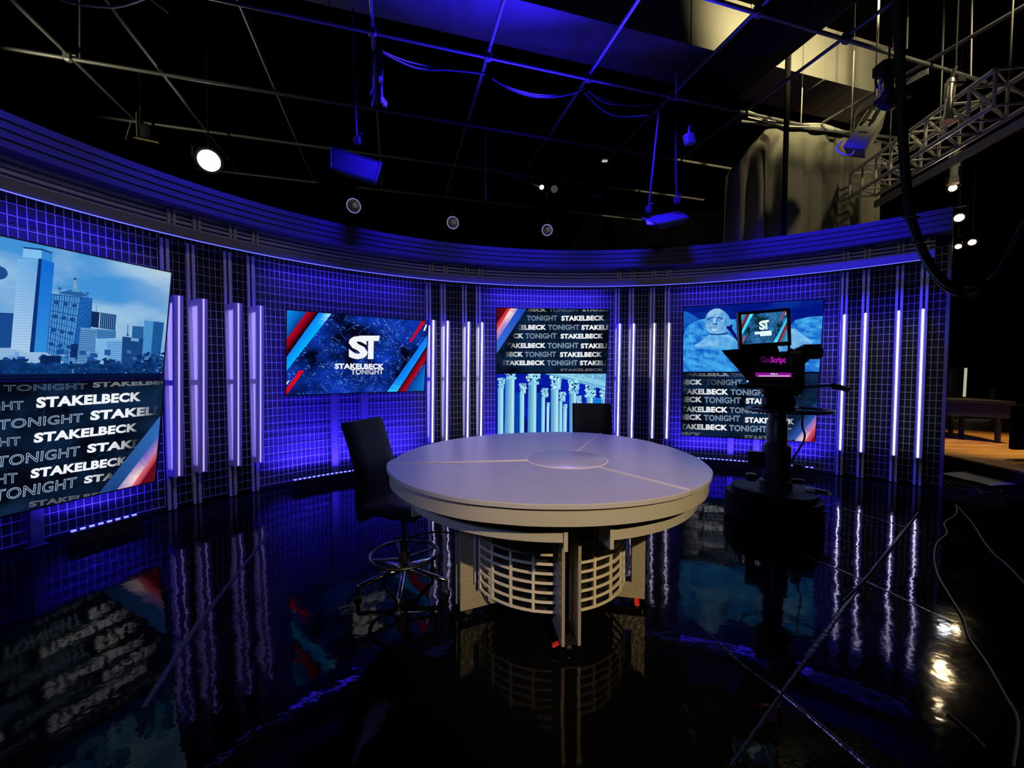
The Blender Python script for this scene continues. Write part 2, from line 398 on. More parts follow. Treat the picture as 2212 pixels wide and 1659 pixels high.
struct(MB().box((X0-0.05, (Y0+Y1)/2, ZC/2), (0.1, Y1-Y0, ZC)).build('wall_left', studio))
struct(MB().box((X1+0.05, (Y0+Y1)/2, ZC/2), (0.1, Y1-Y0, ZC)).build('wall_right', studio))
struct(MB().box(((X0+X1)/2, Y1+0.05, ZC/2), (X1-X0, 0.1, ZC)).build('wall_far', studio))
struct(MB().box(((X0+X1)/2, Y0-0.05, ZC/2), (X1-X0, 0.1, ZC)).build('wall_near', studio))

# taped joints of the floor sheets
tape = mat('black_floor_tape', (0.004,0.004,0.004), 0.22, bump=(30, 0.5), spec=0.25)
def joint(i, pts, w):
    P = [onz(x, y, 0.0) for x, y in pts]; m = MB()
    rows = []
    Q = spline(P, 10)
    for k, p in enumerate(Q):
        d = (Q[min(k+1, len(Q)-1)] - Q[max(k-1, 0)]).normalized(); nrm = Vector((-d.y, d.x, 0))
        ww = w*(0.85 + 0.3*rnd.random())/2
        rows.append([p + nrm*ww + Vector((0,0,0.0006)), p + nrm*ww*0.5 + Vector((0,0,0.0035)), p - nrm*ww*0.5 + Vector((0,0,0.0035)), p - nrm*ww + Vector((0,0,0.0006))])
    m.ribbon(rows); struct(m.build('trim_%d' % i, tape))
joint(10, [(584,1148),(520,1230),(430,1345),(310,1530)], 0.036)
joint(11, [(1985,1106),(1900,1215),(1850,1275),(1745,1420)], 0.034)
joint(12, [(1790,1222),(1870,1256),(2058,1345)], 0.03)
joint(13, [(1510,1348),(1600,1433),(1690,1498),(1880,1659)], 0.028)
joint(14, [(1745,1420),(1690,1498),(1640,1570),(1580,1659)], 0.02)
joint(15, [(1800,1092),(1870,1113),(1990,1150)], 0.02)
joint(16, [(1590,1126),(1680,1165),(1750,1205),(1800,1225)], 0.02)
# ------------------------------------------------------------------ pictures on the screens
def vnoise(x, y, seed=0):
    def h(i, j):
        n = (i*374761393 + j*668265263 + seed*982451653) & 0xffffffff
        n = ((n ^ (n >> 13))*1274126177) & 0xffffffff
        return ((n ^ (n >> 16)) & 0xffff)/65535.0
    i, j = math.floor(x), math.floor(y); fx, fy = x-i, y-j
    fx = fx*fx*(3-2*fx); fy = fy*fy*(3-2*fy)
    return (h(i,j)*(1-fx)+h(i+1,j)*fx)*(1-fy) + (h(i,j+1)*(1-fx)+h(i+1,j+1)*fx)*fy
def fbm(x, y, seed=0): return 0.5*vnoise(x,y,seed)+0.27*vnoise(2.1*x,2.1*y,seed+1)+0.15*vnoise(4.3*x,4.3*y,seed+2)+0.08*vnoise(9*x,9*y,seed+3)
def mix(a, b, t):
    t = max(0.0, min(1.0, t)); return tuple(a[i]*(1-t)+b[i]*t for i in range(3))
_txt = {}
def text_polys(body, outline=False):
    key = (body, outline)
    if key in _txt: return _txt[key]
    cu = bpy.data.curves.new('t', 'FONT'); cu.body = body; cu.size = 1.0; cu.resolution_u = 3
    cu.offset = 0.014 if outline else 0.048; cu.space_character = 1.02 if outline else 1.06
    cu.fill_mode = 'NONE' if outline else 'FRONT'
    ob = bpy.data.objects.new('t', cu); COL.objects.link(ob)
    me = bpy.data.meshes.new_from_object(ob.evaluated_get(bpy.context.evaluated_depsgraph_get()))
    xs = [v.co.x for v in me.vertices]; ys = [v.co.y for v in me.vertices]
    x0, x1, y0, y1 = min(xs), max(xs), min(ys), max(ys); polys = []
    if not outline:
        for p in me.polygons: polys.append([((me.vertices[i].co.x-x0)/(x1-x0), (me.vertices[i].co.y-y0)/(y1-y0)) for i in p.vertices])
    else:
        w = 0.019
        for e in me.edges:
            a, b = me.vertices[e.vertices[0]].co, me.vertices[e.vertices[1]].co; d = b - a
            if d.length < 1e-5: continue
            d = d.normalized(); n = Vector((-d.y, d.x, 0))*w; d = d*w*0.6
            polys.append([((q.x-x0)/(x1-x0), (q.y-y0)/(y1-y0)) for q in (a-d-n, b+d-n, b+d+n, a-d+n)])
    bpy.data.objects.remove(ob); bpy.data.curves.remove(cu); bpy.data.meshes.remove(me)
    _txt[key] = polys; return polys

class Canvas:
    def __init__(s, M, w, h, toned=None): s.M = M; s.w = w; s.h = h; s.v = []; s.f = []; s.c = []; s.k = 0; s.inv = M.inverted(); s.tone = toned
    def uv(s, px, py):
        o = s.inv @ Vector((0,0,H)); d = s.inv.to_3x3() @ ray(px, py); t = -o.y/d.y
        return ((o.x + d.x*t)/s.w + 0.5, (o.z + d.z*t)/s.h + 0.5)
    def P(s, pts, f=None): return [s.uv(*(f(*p) if f else p)) for p in pts]
    def clip(s, poly):
        for ax, lim, sg in ((0,0,1),(0,1,-1),(1,0,1),(1,1,-1)):
            out = []
            for i in range(len(poly)):
                a, b = poly[i], poly[(i+1) % len(poly)]; da = (a[ax]-lim)*sg; db = (b[ax]-lim)*sg
                if da >= 0: out.append(a)
                if (da >= 0) != (db >= 0): t = da/(da-db); out.append((a[0]+(b[0]-a[0])*t, a[1]+(b[1]-a[1])*t))
            poly = out
            if len(poly) < 3: return None
        return poly
    def poly(s, pts, col, new=True):                      # col: colour, or function of (u, v)
        if new: s.k += 1
        p = s.clip(list(pts))
        if not p: return
        b = len(s.v)
        for u, v in p:
            s.v.append(((u-0.5)*s.w, -0.0006 - 0.00012*s.k, (v-0.5)*s.h)); c = col(u, v) if callable(col) else col
            s.c.append(s.tone(c) if s.tone else c)
        s.f.append(tuple(range(b, b+len(p))))
    def polys(s, L, col):
        s.k += 1
        for p in L: s.poly(p, col, False)
    def grid(s, fn, nx, ny):
        s.k += 1; b = len(s.v)
        for j in range(ny+1):
            for i in range(nx+1):
                u, v = i/nx, j/ny; s.v.append(((u-0.5)*s.w, -0.0006-0.00012*s.k, (v-0.5)*s.h)); c = fn(u, v); s.c.append(s.tone(c) if s.tone else c)
        for j in range(ny):
            for i in range(nx): q = b + j*(nx+1)+i; s.f.append((q, q+1, q+nx+2, q+nx+1))
    def quad4(s, q, colf, n=8):                           # a four-cornered patch split n ways so that gradients show; q in uv, colf(a, b)
        s.k += 1
        def L(a, b):
            p = [q[0][i]*(1-a)*(1-b)+q[1][i]*a*(1-b)+q[2][i]*a*b+q[3][i]*(1-a)*b for i in (0,1)]; return tuple(p)
        for i in range(n):
            for j in range(n):
                pts = [L(i/n,j/n), L((i+1)/n,j/n), L((i+1)/n,(j+1)/n), L(i/n,(j+1)/n)]
                b0 = len(s.v); p = s.clip(pts)
                if not p: continue
                c = colf((i+0.5)/n, (j+0.5)/n)
                s.poly(pts, c, False)
    def line(s, a, b, w, col, new=True):                  # w as fraction of height
        a = Vector((a[0]*s.w, a[1]*s.h)); b = Vector((b[0]*s.w, b[1]*s.h)); d = b-a
        if d.length < 1e-6: return
        n = Vector((-d.y, d.x)).normalized()*w*s.h/2
        s.poly([((p.x)/s.w, (p.y)/s.h) for p in (a-n, b-n, b+n, a+n)], col, new)
    def disc(s, u, v, r, col, n=10, new=True, sx=1.0):
        s.poly([(u + r*sx*math.cos(2*PI*k/n)*s.h/s.w, v + r*math.sin(2*PI*k/n)) for k in range(n)], col, new)
    def text(s, body, bl, br, tl, col, outline=False):    # corners in uv
        L = []
        for p in text_polys(body, outline):
            L.append([(bl[0] + (br[0]-bl[0])*x + (tl[0]-bl[0])*y, bl[1] + (br[1]-bl[1])*x + (tl[1]-bl[1])*y) for x, y in p])
        s.polys(L, col)
    def build(s, parent):
        me = bpy.data.meshes.new('screen_picture'); me.from_pydata(s.v, [], s.f)
        at = me.color_attributes.new('picture', 'FLOAT_COLOR', 'POINT')
        at.data.foreach_set('color', [x for c in s.c for x in (*c, 1.0)])
        me.materials.append(pic); me.update()
        o = bpy.data.objects.new('screen_picture', me); COL.objects.link(o); o.parent = parent; return o
pic = bpy.data.materials.new('screen_light'); pic.use_nodes = True
_nt = pic.node_tree; _nt.nodes.remove(_nt.nodes['Principled BSDF'])
_e = _nt.nodes.new('ShaderNodeEmission'); _a = _nt.nodes.new('ShaderNodeAttribute'); _a.attribute_name = 'picture'
_nt.links.new(_a.outputs['Color'], _e.inputs['Color']); _nt.links.new(_e.outputs[0], _nt.nodes['Material Output'].inputs['Surface'])

W_, H_ = 1.9, 1.9*9/16
def plane(X, Y, Z, phi, tau):
    ph, ta = R(phi), R(tau); t = Vector((math.cos(ph), -math.sin(ph), 0)); n = Vector((-math.sin(ph), -math.cos(ph), 0))
    up = Vector((0,0,1))*math.cos(ta) + n*math.sin(ta); nn = t.cross(up)   # towards the wall is nn*-1 ...
    y = up.cross(t)
    return frame(t, y, up, (X, Y, Z)), t, up
def television(M, label, group=None, bez=0.011):
    root = thing('television', label, 'screen', group=group, M=M)
    m = MB(); m.bbox((0, 0.032, 0), (W_+2*bez, 0.06, H_+2*bez), 0.006); m.build('housing', blackp, root)
    f = MB(); b = bez
    for c, d in (((0,-0.001,H_/2+b/2),(W_+2*b,0.010,b)),((0,-0.001,-H_/2-b/2),(W_+2*b,0.010,b)),((-W_/2-b/2,-0.001,0),(b,0.010,H_)),((W_/2+b/2,-0.001,0),(b,0.010,H_))): f.box(c, d)
    f.build('bezel', blackp, root)
    return root
WHITE = rgb(240,244,250)
def navy(u, v, k=0): 
    n = fbm(u*7, v*5, 11+k); return mix(rgb(4,8,20), rgb(18,44,78), (n-0.3)*1.7)

def stripes(c, f, L, n=10):        # list of (quad, colour fn)
    for q, fn in L: c.quad4(c.P(q, f), fn, n)

# -- the wide screen with the monogram
def monogram(c, f):
    def bg(u, v):
        n = fbm(u*6, v*4, 3); m = fbm(u*22, v*15, 9)
        k = max(0, (n-0.36)*2.2)*(0.4+1.0*m); return mix(rgb(3,6,28), rgb(16,62,196), k)
    c.grid(bg, 64, 40)
    r = random.Random(5); c.k += 1
    for i in range(3600):
        u, v = r.random(), r.random()
        if fbm(u*6, v*4, 3) < 0.42 or fbm(u*24, v*16, 29) < 0.5: continue
        q = 0.0010+0.0028*r.random(); b = r.random()
        c.poly([(u-q,v-q),(u+q,v-q*1.5),(u+q,v+q*1.5),(u-q,v+q*1.3)], mix(rgb(24,80,210), rgb(130,185,255), b*b), False)
    c.k += 1
    for i in range(110):
        u, v = 0.25+0.6*r.random(), r.random(); a = R(r.choice((38, 128, 70, -35))); l = 0.03+0.11*r.random()
        c.line((u,v), (u+l*math.cos(a)*0.6, v+l*math.sin(a)), 0.0035, mix(rgb(18,60,170), rgb(90,150,250), r.random()**2), False)
    c.quad4(c.P([(300,565),(515,585),(300,905),(300,860)], f), lambda a, b: rgb(14,140,242) if a+b < 0 else mix(rgb(14,146,246), rgb(2,34,130), a*0.9+b*0.35), 12)
    c.quad4(c.P([(508,580),(610,590),(300,1010),(300,862)], f), lambda a, b: mix(rgb(186,4,34), rgb(34,2,16), a*1.2), 12)
    c.quad4(c.P([(612,590),(728,595),(300,1140),(300,1020)], f), lambda a, b: mix(mix(rgb(14,128,240), rgb(0,180,255), a), rgb(170,240,255), 1.0*max(0, a-0.35)*max(0, 0.2-b)*9), 14)
    c.poly(c.P([(435,1108),(480,1108),(300,1352),(300,1300)], f), rgb(226,4,24))
    c.poly(c.P([(335,1198),(349,1198),(328,1230),(314,1230)], f), rgb(235,235,240))
    c.poly(c.P([(1524,660),(1562,660),(1427,857),(1405,855)], f), rgb(205,4,38))
    c.poly(c.P([(1553,705),(1567,705),(1548,756),(1532,754)], f), rgb(235,235,240))
    c.quad4(c.P([(1575,1010),(1575,1320),(1360,1320),(1575,1000)], f), lambda a, b: mix(rgb(18,128,226), rgb(6,60,150), b), 8)
    c.quad4(c.P([(1575,880),(1575,985),(1355,1320),(1285,1320)], f), lambda a, b: mix(rgb(46,4,20), rgb(190,6,34), a), 10)
    c.quad4(c.P([(1575,785),(1575,872),(1285,1320),(1195,1320)], f), lambda a, b: mix(mix(rgb(14,120,238), rgb(8,150,255), a), rgb(60,230,255), max(0, b-0.75)*2.5), 12)
    c.text('S', *c.P([(872,1006),(1040,1006),(872,800)], f), WHITE)
    c.poly(c.P([(965,799),(1148,799),(1140,846),(965,846)], f), WHITE)
    c.poly(c.P([(1046,840),(1094,840),(1092,1006),(1042,1006)], f), WHITE)
    c.text('STAKELBECK', *c.P([(750,1094),(1184,1094),(750,1044)], f), WHITE)
    c.poly(c.P([(890,1097),(1178,1097),(1178,1138),(890,1142)], f), rgb(10,30,110))
    c.text('TONIGHT', *c.P([(895,1141),(1176,1137),(895,1096)], f), WHITE, True)
    c.text('TONIGHT', *c.P([(893,1143),(1178,1139),(893,1094)], f), WHITE, True)
c1 = lambda x, y: (540 + x/4.096, 530 + y/4.096)
M1, t1, u1 = plane(-2.076, 5.757, 1.848, -37.7, 9.0)
tv = television(M1, 'wide screen with a white ST monogram over a blue city map, standing on two posts')
cv = Canvas(M1, W_, H_); monogram(cv, c1); cv.build(tv)

# -- word rows
def words(c, f, rows, seed, base=navy):
    for body, bl, br, tl, fade, lvl, outl in rows:
        a, b, t = c.P([bl, br, tl], f)
        fu = None if fade is None else [c.uv(*f(x, (bl[1]+br[1])/2))[0] for x in fade]   # from full to none
        def col(u, v, fu=fu, lvl=lvl, outl=outl):
            k = lvl
            if fu: k *= max(0.0, min(1.0, (fu[1]-u)/(fu[1]-fu[0]) if fu[1] > fu[0] else (u-fu[1])/(fu[0]-fu[1])))
            return mix(base(u, v, seed), rgb(186,212,244) if outl else WHITE, k)
        c.text(body, a, b, t, col, outl)
SB, TN = 'STAKELBECK', 'TONIGHT'
def wordscreen(c, f, rows, seed, st):
    c.grid(lambda u, v: navy(u, v, seed), 48, 30)
    r = random.Random(seed); c.k += 1
    for i in range(60):
        u, v = r.random(), r.random(); a = r.random()*PI; l = 0.04+0.1*r.random()
        c.line((u,v), (u+l*math.cos(a)*0.6, v+l*math.sin(a)), 0.003, rgb(28,62,100), False)
    words(c, f, rows, seed)
    stripes(c, f, st)
pinkf = lambda a, b: mix(mix(rgb(120,104,196), rgb(214,150,190), a), rgb(255,236,226), max(0, 1-abs(b-0.72)*3.2)*max(0.2, a))
redf = lambda a, b: mix(rgb(226,96,110), rgb(140,14,40), a*1.1)
bluef = lambda a, b: mix(rgb(18,46,92), rgb(50,108,190), 1-abs(a-0.45)*1.6)

# -- skyline stack at the left
c4 = lambda x, y: (x/3.687, 480 + y/3.687)
c5 = lambda x, y: (x/3.687, 800 + y/3.687)
ph, tl_ = -74.1, 9.2
Mx, tt, uu = plane(0, 0, 0, ph, tl_)
corner = Vector((-3.614, 4.248, 1.536))
cu_ = corner - tt*(W_/2) + uu*(H_/2 + 0.0245); cl_ = corner - tt*(W_/2 - 0.015) - uu*(H_/2 + 0.013)
M2 = Mx.copy(); M2.translation = cu_; M3 = Mx.copy(); M3.translation = cl_ + Vector((0.012, -0.01, 0))
tv = television(M2, 'upper left screen showing a blue city skyline under a cloudy sky')
c = Canvas(M2, W_, H_)
def sky(u, v):
    n = fbm(u*3.2+1, v*4, 21); b = mix(rgb(64,144,214), rgb(150,192,226), (n-0.33)*3.0)
    b = mix(b, rgb(196,214,220), max(0, (u-0.78)*2.6)*max(0, v-0.55)*2.4 + max(0, 0.55-v)*0.8)
    return b
c.grid(sky, 56, 36)
B = lambda pts, col: c.poly(c.P(pts, c4), col)
def vgrad(p0, p1, ca, cb):
    v0 = c.uv(*c4(*p0))[1]; v1 = c.uv(*c4(*p1))[1]; return lambda u, v: mix(ca, cb, (v-v0)/(v1-v0))
B([(-900,760),(-640,740),(-640,1180),(-900,1180)], rgb(30,90,160)); B([(-620,600),(-380,590),(-400,1180),(-640,1180)], rgb(70,140,205)); B([(-330,820),(-120,810),(-130,1180),(-340,1180)], rgb(24,70,140))
c.disc(*c.uv(*c4(-18,400)), 0.048, rgb(24,74,140), 16); B([(-26,440),(-8,440),(-10,1100),(-28,1100)], rgb(60,120,180))
B([(0,720),(107,725),(85,1000),(-60,1000)], rgb(14,58,128))
c.k += 1
for i in range(22): c.line(c.uv(*c4(-50, 735+12*i)), c.uv(*c4(104-i, 738+12*i)), 0.004, rgb(34,90,160), False)
B([(185,200),(330,215),(330,292),(178,280)], rgb(126,190,236)); B([(330,215),(415,245),(418,330),(330,292)], rgb(52,134,212)); B([(185,196),(335,211),(417,241),(417,252),(335,224),(185,208)], rgb(20,60,120))
c.quad4(c.P([(145,295),(330,288),(240,1040),(85,1010)], c4), lambda a, b: mix(mix(rgb(116,178,230), rgb(96,160,222), a), rgb(178,208,236), b*0.9), 14)
B([(305,290),(332,292),(274,1035),(234,1035)], rgb(10,48,116))
c.quad4(c.P([(332,292),(432,325),(368,1038),(270,1034)], c4), lambda a, b: mix(rgb(14,104,206), rgb(46,138,220), b), 8)
c.k += 1
for i in range(34):
    y = 320 + 21*i; x = 143 - (y-295)*0.083; c.line(c.uv(*c4(x, y)), c.uv(*c4(305-(y-290)*0.095, y+6)), 0.0025, rgb(96,156,216), False)
B([(412,568),(640,592),(565,1150),(370,1040)], rgb(74,146,210)); B([(640,592),(735,606),(722,850),(600,1168),(560,1150)], rgb(28,98,176))
c.k += 1
for i in range(12):
    a = i/11; x0 = 412+228*a; y0 = 568+24*a; x1 = 370+195*a; y1 = 1040+110*a; c.line(c.uv(*c4(x0,y0)), c.uv(*c4(x1,y1)), 0.006 if i % 2 else 0.004, rgb(24,78,150), False)
for i in range(11):
    a = i/11; c.line(c.uv(*c4(412-42*a, 575+470*a)), c.uv(*c4(638-76*a, 598+550*a)), 0.007 if i % 3 == 0 else 0.0045, rgb(22,72,142), False)
    c.line(c.uv(*c4(640-70*a, 600+520*a)), c.uv(*c4(735-20*a, 612+250*a)), 0.0045, rgb(14,66,138), False)
for i in range(4):
    for j in range(3):
        c.disc(*c.uv(*c4(450+70*j-14*i, 640+110*i+12*j)), 0.016, rgb(20,66,136), 8, False)
B([(470,560),(520,548),(595,528),(650,556),(705,590),(640,592),(480,570)], rgb(34,92,160)); B([(560,548),(590,525),(612,530),(640,560)], rgb(90,150,200))
B([(583,450),(609,450),(612,532),(580,530)], rgb(112,160,196)); c.disc(*c.uv(*c4(596,452)), 0.010, rgb(36,84,140)); c.disc(*c.uv(*c4(473,528)), 0.012, rgb(40,100,160)); c.disc(*c.uv(*c4(692,566)), 0.012, rgb(40,100,160))
B([(470,530),(477,530),(477,570),(468,570)], rgb(60,120,180)); B([(688,570),(697,570),(697,600),(688,600)], rgb(60,120,180))
B([(562,968),(622,972),(600,1172),(508,1168),(518,1140),(552,1138)], rgb(10,44,98))
B([(728,708),(925,738),(916,862),(720,832)], rgb(14,40,92)); c.k += 1
for i in range(9): c.line(c.uv(*c4(795+16*i, 722+2.5*i)), c.uv(*c4(786+16*i, 840+2.5*i)), 0.006, rgb(84,140,196) if i else rgb(200,220,235), False)
c.line(c.uv(*c4(765,668)), c.uv(*c4(765,712)), 0.004, rgb(60,100,140))
B([(640,838),(765,848),(750,1150),(606,1140)], rgb(96,150,204)); B([(765,848),(922,862),(918,922),(765,930)], rgb(70,132,190)); c.k += 1
for i in range(18): c.line(c.uv(*c4(638-2*i, 862+16*i)), c.uv(*c4(764-i, 868+16*i)), 0.006, rgb(34,82,146), False)
for i in range(4): c.line(c.uv(*c4(766, 866+16*i)), c.uv(*c4(920, 878+13*i)), 0.006, rgb(34,82,146), False)
B([(765,945),(800,925),(992,935),(972,1130),(750,1120)], rgb(118,178,226)); c.k += 1
for i in range(11): c.line(c.uv(*c4(850, 955+15*i)), c.uv(*c4(985, 958+15*i)), 0.006, rgb(60,118,184), False)
B([(1052,825),(1142,832),(1132,1140),(1036,1140)], rgb(36,92,154)); B([(972,910),(1192,932),(1170,1150),(962,1150)], rgb(22,66,128)); B([(1040,920),(1105,926),(1100,950),(1040,945)], rgb(110,160,204))
B([(1148,766),(1222,772),(1192,1150),(1120,1150),(1140,918)], rgb(70,142,202)); B([(1222,772),(1306,786),(1262,1150),(1190,1150)], rgb(26,84,148)); B([(1150,764),(1306,784),(1304,800),(1148,780)], rgb(120,176,216))
c.line(c.uv(*c4(1015,815)), c.uv(*c4(1012,908)), 0.006, rgb(40,90,130)); B([(1000,905),(1012,870),(1026,905)], rgb(50,100,140))
rr = random.Random(3); c.k += 1
for i in range(60):
    x = -700 + rr.random()*1980; y = 1010 + rr.random()*140; w = 20+50*rr.random(); h = 18+36*rr.random()
    c.poly(c.P([(x,y),(x+w,y+3),(x+w,y+h),(x,y+h)], c4), mix(rgb(18,70,150), rgb(120,178,226), rr.random()**2.4), False)
B([(318,1060),(486,1064),(476,1150),(312,1150)], rgb(8,36,84))
def tree(u, v): return mix(rgb(2,12,44), rgb(22,84,170), (fbm(u*30, v*22, 5)-0.42)*2.6)
c.k += 1
for i in range(2200):
    x = -900 + rr.random()*2250; y = 1130 + 110*rr.random() - (100 if (x > 1090 and rr.random() < 0.6) else (45 if 700 < x < 900 or x < 200 else 0))*rr.random(); r0 = 0.004+0.007*rr.random(); u, v = c.uv(*c4(x,y))
    c.poly([(u + r0*(0.5+rr.random())*1.1*math.cos(k*PI/4), v + r0*(0.5+rr.random())*1.5*math.sin(k*PI/4)) for k in range(8)], mix(rgb(3,14,50), rgb(20,80,158), (0.55*fbm(u*26, v*26, 5)+0.45*rr.random())**2.0*1.5), False)
c.grid2 = None
c.k += 1
for i in range(1):
    pass
q = c.P([(-1100,1218),(1300,1200),(1300,1260),(-1100,1260)], c4); c.poly(q, rgb(4,18,56), False)
c.build(tv)
tv = television(M3, 'lower left screen with rows of white capital lettering and red and blue stripes')
c = Canvas(M3, W_, H_)
wordscreen(c, c5, [
    (TN,(30,168),(690,148),(30,118),None,0.18,True),(SB,(738,138),(1420,105),(740,92),(1150,1330),0.18,False),
    (TN,(-480,345),(185,310),(-482,270),None,0.55,True),(SB,(286,302),(1120,245),(290,214),(980,1300),1.0,False),
    (TN,(-20,474),(655,408),(-16,398),None,0.75,True),(SB,(716,400),(1520,330),(722,322),(1000,1230),1.0,False),
    (TN,(-510,645),(160,595),(-512,570),None,0.6,True),(SB,(266,580),(1090,485),(272,500),(930,1130),1.0,False),
    (TN,(-35,775),(628,678),(-28,690),None,0.75,True),(SB,(690,660),(1480,570),(697,588),(880,1070),1.0,False),
    (TN,(-530,955),(135,893),(-532,868),None,0.6,True),(SB,(240,863),(1012,748),(247,785),(830,1000),1.0,False),
    (TN,(-55,1050),(602,928),(-48,960),None,0.7,True),(SB,(666,903),(1400,800),(673,842),(720,890),0.9,False),
    (SB,(-1400,405),(-560,350),(-1403,328),None,0.9,False),(SB,(-870,560),(-110,480),(-872,480),None,0.9,False),(SB,(-1430,728),(-590,650),(-1433,648),None,0.9,False),(SB,(-900,875),(-120,785),(-902,792),None,0.9,False),(SB,(-1450,1060),(-610,965),(-1453,978),None,0.9,False),(SB,(-930,1160),(-150,1060),(-932,1078),None,0.9,False),
    (SB,(225,1092),(930,990),(230,1045),None,0.10,False)], 31,
    [([(1275,362),(1262,520),(930,948),(780,985)], lambda a, b: mix(rgb(20,50,100), rgb(48,104,180), 1-b*0.8)),
     ([(1262,520),(1250,625),(1045,925),(925,955)], lambda a, b: mix(mix(rgb(96,92,190), rgb(176,130,190), a), rgb(255,226,214), max(0, 1-abs(b-0.78)*2.6)*(0.35+a*0.65))),
     ([(1250,625),(1242,720),(1110,918),(1045,925)], lambda a, b: mix(rgb(222,110,126), rgb(150,20,48), a)),
     ([(1242,720),(1225,900),(1200,905),(1105,918)], lambda a, b: rgb(96,10,28))])
c.build(tv)

# -- centre stack
c2 = lambda x, y: (1000 + x/4.424, 560 + y/4.424)
cz = lambda x, y: (1040 + x/7.373, 790 + y/7.373)
Mx, tt, uu = plane(0, 0, 0, -5.1, 7.5); ctr = Vector((0.686, 7.067, 1.593))
M4 = Mx.copy(); M4.translation = ctr + uu*(H_/2+0.0115); M5 = Mx.copy(); M5.translation = ctr - uu*(H_/2+0.0115)
tv = television(M4, 'upper centre screen with rows of white capital lettering, directly above the pale columns')
c = Canvas(M4, W_, H_)
wordscreen(c, c2, [
    (SB,(385,503),(800,501),(385,468),(720,600),0.28,False),(TN,(825,503),(1108,500),(825,470),None,0.25,True),(SB,(1142,500),(1545,498),(1142,468),(1180,1400),0.30,False),
    (TN,(612,587),(898,585),(612,541),None,0.62,True),(SB,(940,589),(1352,586),(940,540),(1250,1400),1.0,False),
    (SB,(385,676),(795,674),(385,628),(640,530),1.0,False),(TN,(815,674),(1110,672),(815,628),None,0.75,True),(SB,(1132,676),(1540,674),(1132,628),(1270,1400),1.0,False),
    (SB,(165,758),(578,756),(165,710),(560,480),0.9,False),(TN,(598,758),(893,756),(598,710),None,0.75,True),(SB,(933,760),(1340,758),(933,712),(1240,1380),1.0,False),
    (SB,(385,850),(790,848),(385,802),(590,440),1.0,False),(TN,(810,850),(1102,848),(810,802),None,0.85,True),(SB,(1126,852),(1532,850),(1126,804),(1240,1380),1.0,False),
    (SB,(165,933),(575,931),(165,886),(540,410),0.9,False),(TN,(592,933),(888,931),(592,886),None,0.75,True),(SB,(927,935),(1328,933),(927,887),(1220,1350),1.0,False),
    (SB,(370,1014),(785,1012),(370,968),(560,380),1.0,False),(TN,(804,1014),(1093,1012),(804,968),None,0.85,True),(SB,(1117,1014),(1525,1012),(1117,968),(1200,1360),0.95,False),
    (SB,(930,1070),(1340,1068),(930,1045),None,0.13,False)], 41,
    [([(310,440),(440,440),(310,640),(310,600)], lambda a, b: mix(rgb(110,10,24), rgb(40,4,14), b)),
     ([(440,440),(480,440),(310,712),(310,630)], lambda a, b: mix(rgb(196,10,36), rgb(226,80,84), a)),
     ([(474,440),(545,440),(310,800),(310,706)], lambda a, b: mix(mix(rgb(226,150,170), rgb(140,120,220), a), rgb(255,240,230), max(0, 1-abs(b-0.3)*3.5)*(1-a*0.6))),
     ([(545,440),(628,440),(310,920),(310,800)], lambda a, b: mix(rgb(20,70,190), rgb(56,110,214), b))])
c.build(tv)
tv = television(M5, 'lower centre screen showing tall pale stone columns against deep blue')
c = Canvas(M5, W_, H_)
c.grid(lambda u, v: mix(rgb(4,8,110), rgb(12,34,190), (fbm(u*6, v*5, 8)-0.3)*2.2), 40, 26)
K = lambda pts, col: c.poly(c.P(pts, cz), col)
def shaft(x0, x1, x0b, x1b, y0, ca, cb, fl, n=6, yb=1180):
    c.quad4(c.P([(x0,y0),(x1,y0),(x1b,yb),(x0b,yb)], cz), lambda a, b: mix(ca, cb, abs(a-0.72)*1.5), 10); c.k += 1
    for i in range(n):
        a = (i+0.5)/n
        if a > 0.75: continue
        c.line(c.uv(*cz(x0+(x1-x0)*a, y0+14)), c.uv(*cz(x0b+(x1b-x0b)*a, yb)), 0.0085*(1.25-a)*(x1-x0)/130, fl, False)
def capital(x0, x1, y0, y1, seed, ca=rgb(150,222,242)):
    r = random.Random(seed); w = x1-x0; h = y1-y0; m = (x0+x1)/2
    K([(m-w*0.32,y1),(m+w*0.34,y1),(m+w*0.46,y0),(m-w*0.40,y0)], mix(rgb(30,110,190), ca, 0.55)); c.k += 1
    for i in range(22):
        yy = y0 + h*(0.06 + 0.86*r.random()); k = 0.34 + 0.14*(y1-yy)/h; xx = m + w*k*(2*r.random()-1); u, v = c.uv(*cz(xx, yy))
        c.disc(u, v, (0.014+0.016*r.random())*w/190, ca if r.random() < 0.75 else rgb(200,240,248), 8, False)
    c.k += 1
    for i in range(9):
        yy = y0 + h*(0.1 + 0.75*r.random()); xx = m + w*0.40*(2*r.random()-1); u, v = c.uv(*cz(xx, yy))
        c.disc(u, v, (0.009+0.008*r.random())*w/190, rgb(10,40,120), 7, False)
    K([(m-w*0.38,y1-8),(m+w*0.38,y1-8),(m+w*0.36,y1+10),(m-w*0.36,y1+10)], mix(ca, rgb(70,150,210), 0.4))
for x0, x1, y in ((540,606,425),(880,946,430),(1335,1375,560)): K([(x0,y),(x1,y),(x1-10,1180),(x0-10,1180)], lambda u, v: mix(rgb(0,46,150), rgb(10,80,190), fbm(u*60, v*3, 2)))
K([(1780,500),(1920,520),(1915,700),(1775,690)], rgb(22,120,220))
LT, MD, FLU = rgb(178,236,244), rgb(96,180,224), rgb(24,110,176)
shaft(262,350,258,346,345,LT,MD,rgb(90,170,214),5); capital(262,378,195,350,1)
shaft(610,682,606,676,430,LT,MD,rgb(110,190,224),4); capital(604,722,280,435,2)
shaft(955,1012,950,1006,490,LT,MD,rgb(110,190,224),4); capital(950,1072,355,495,3)
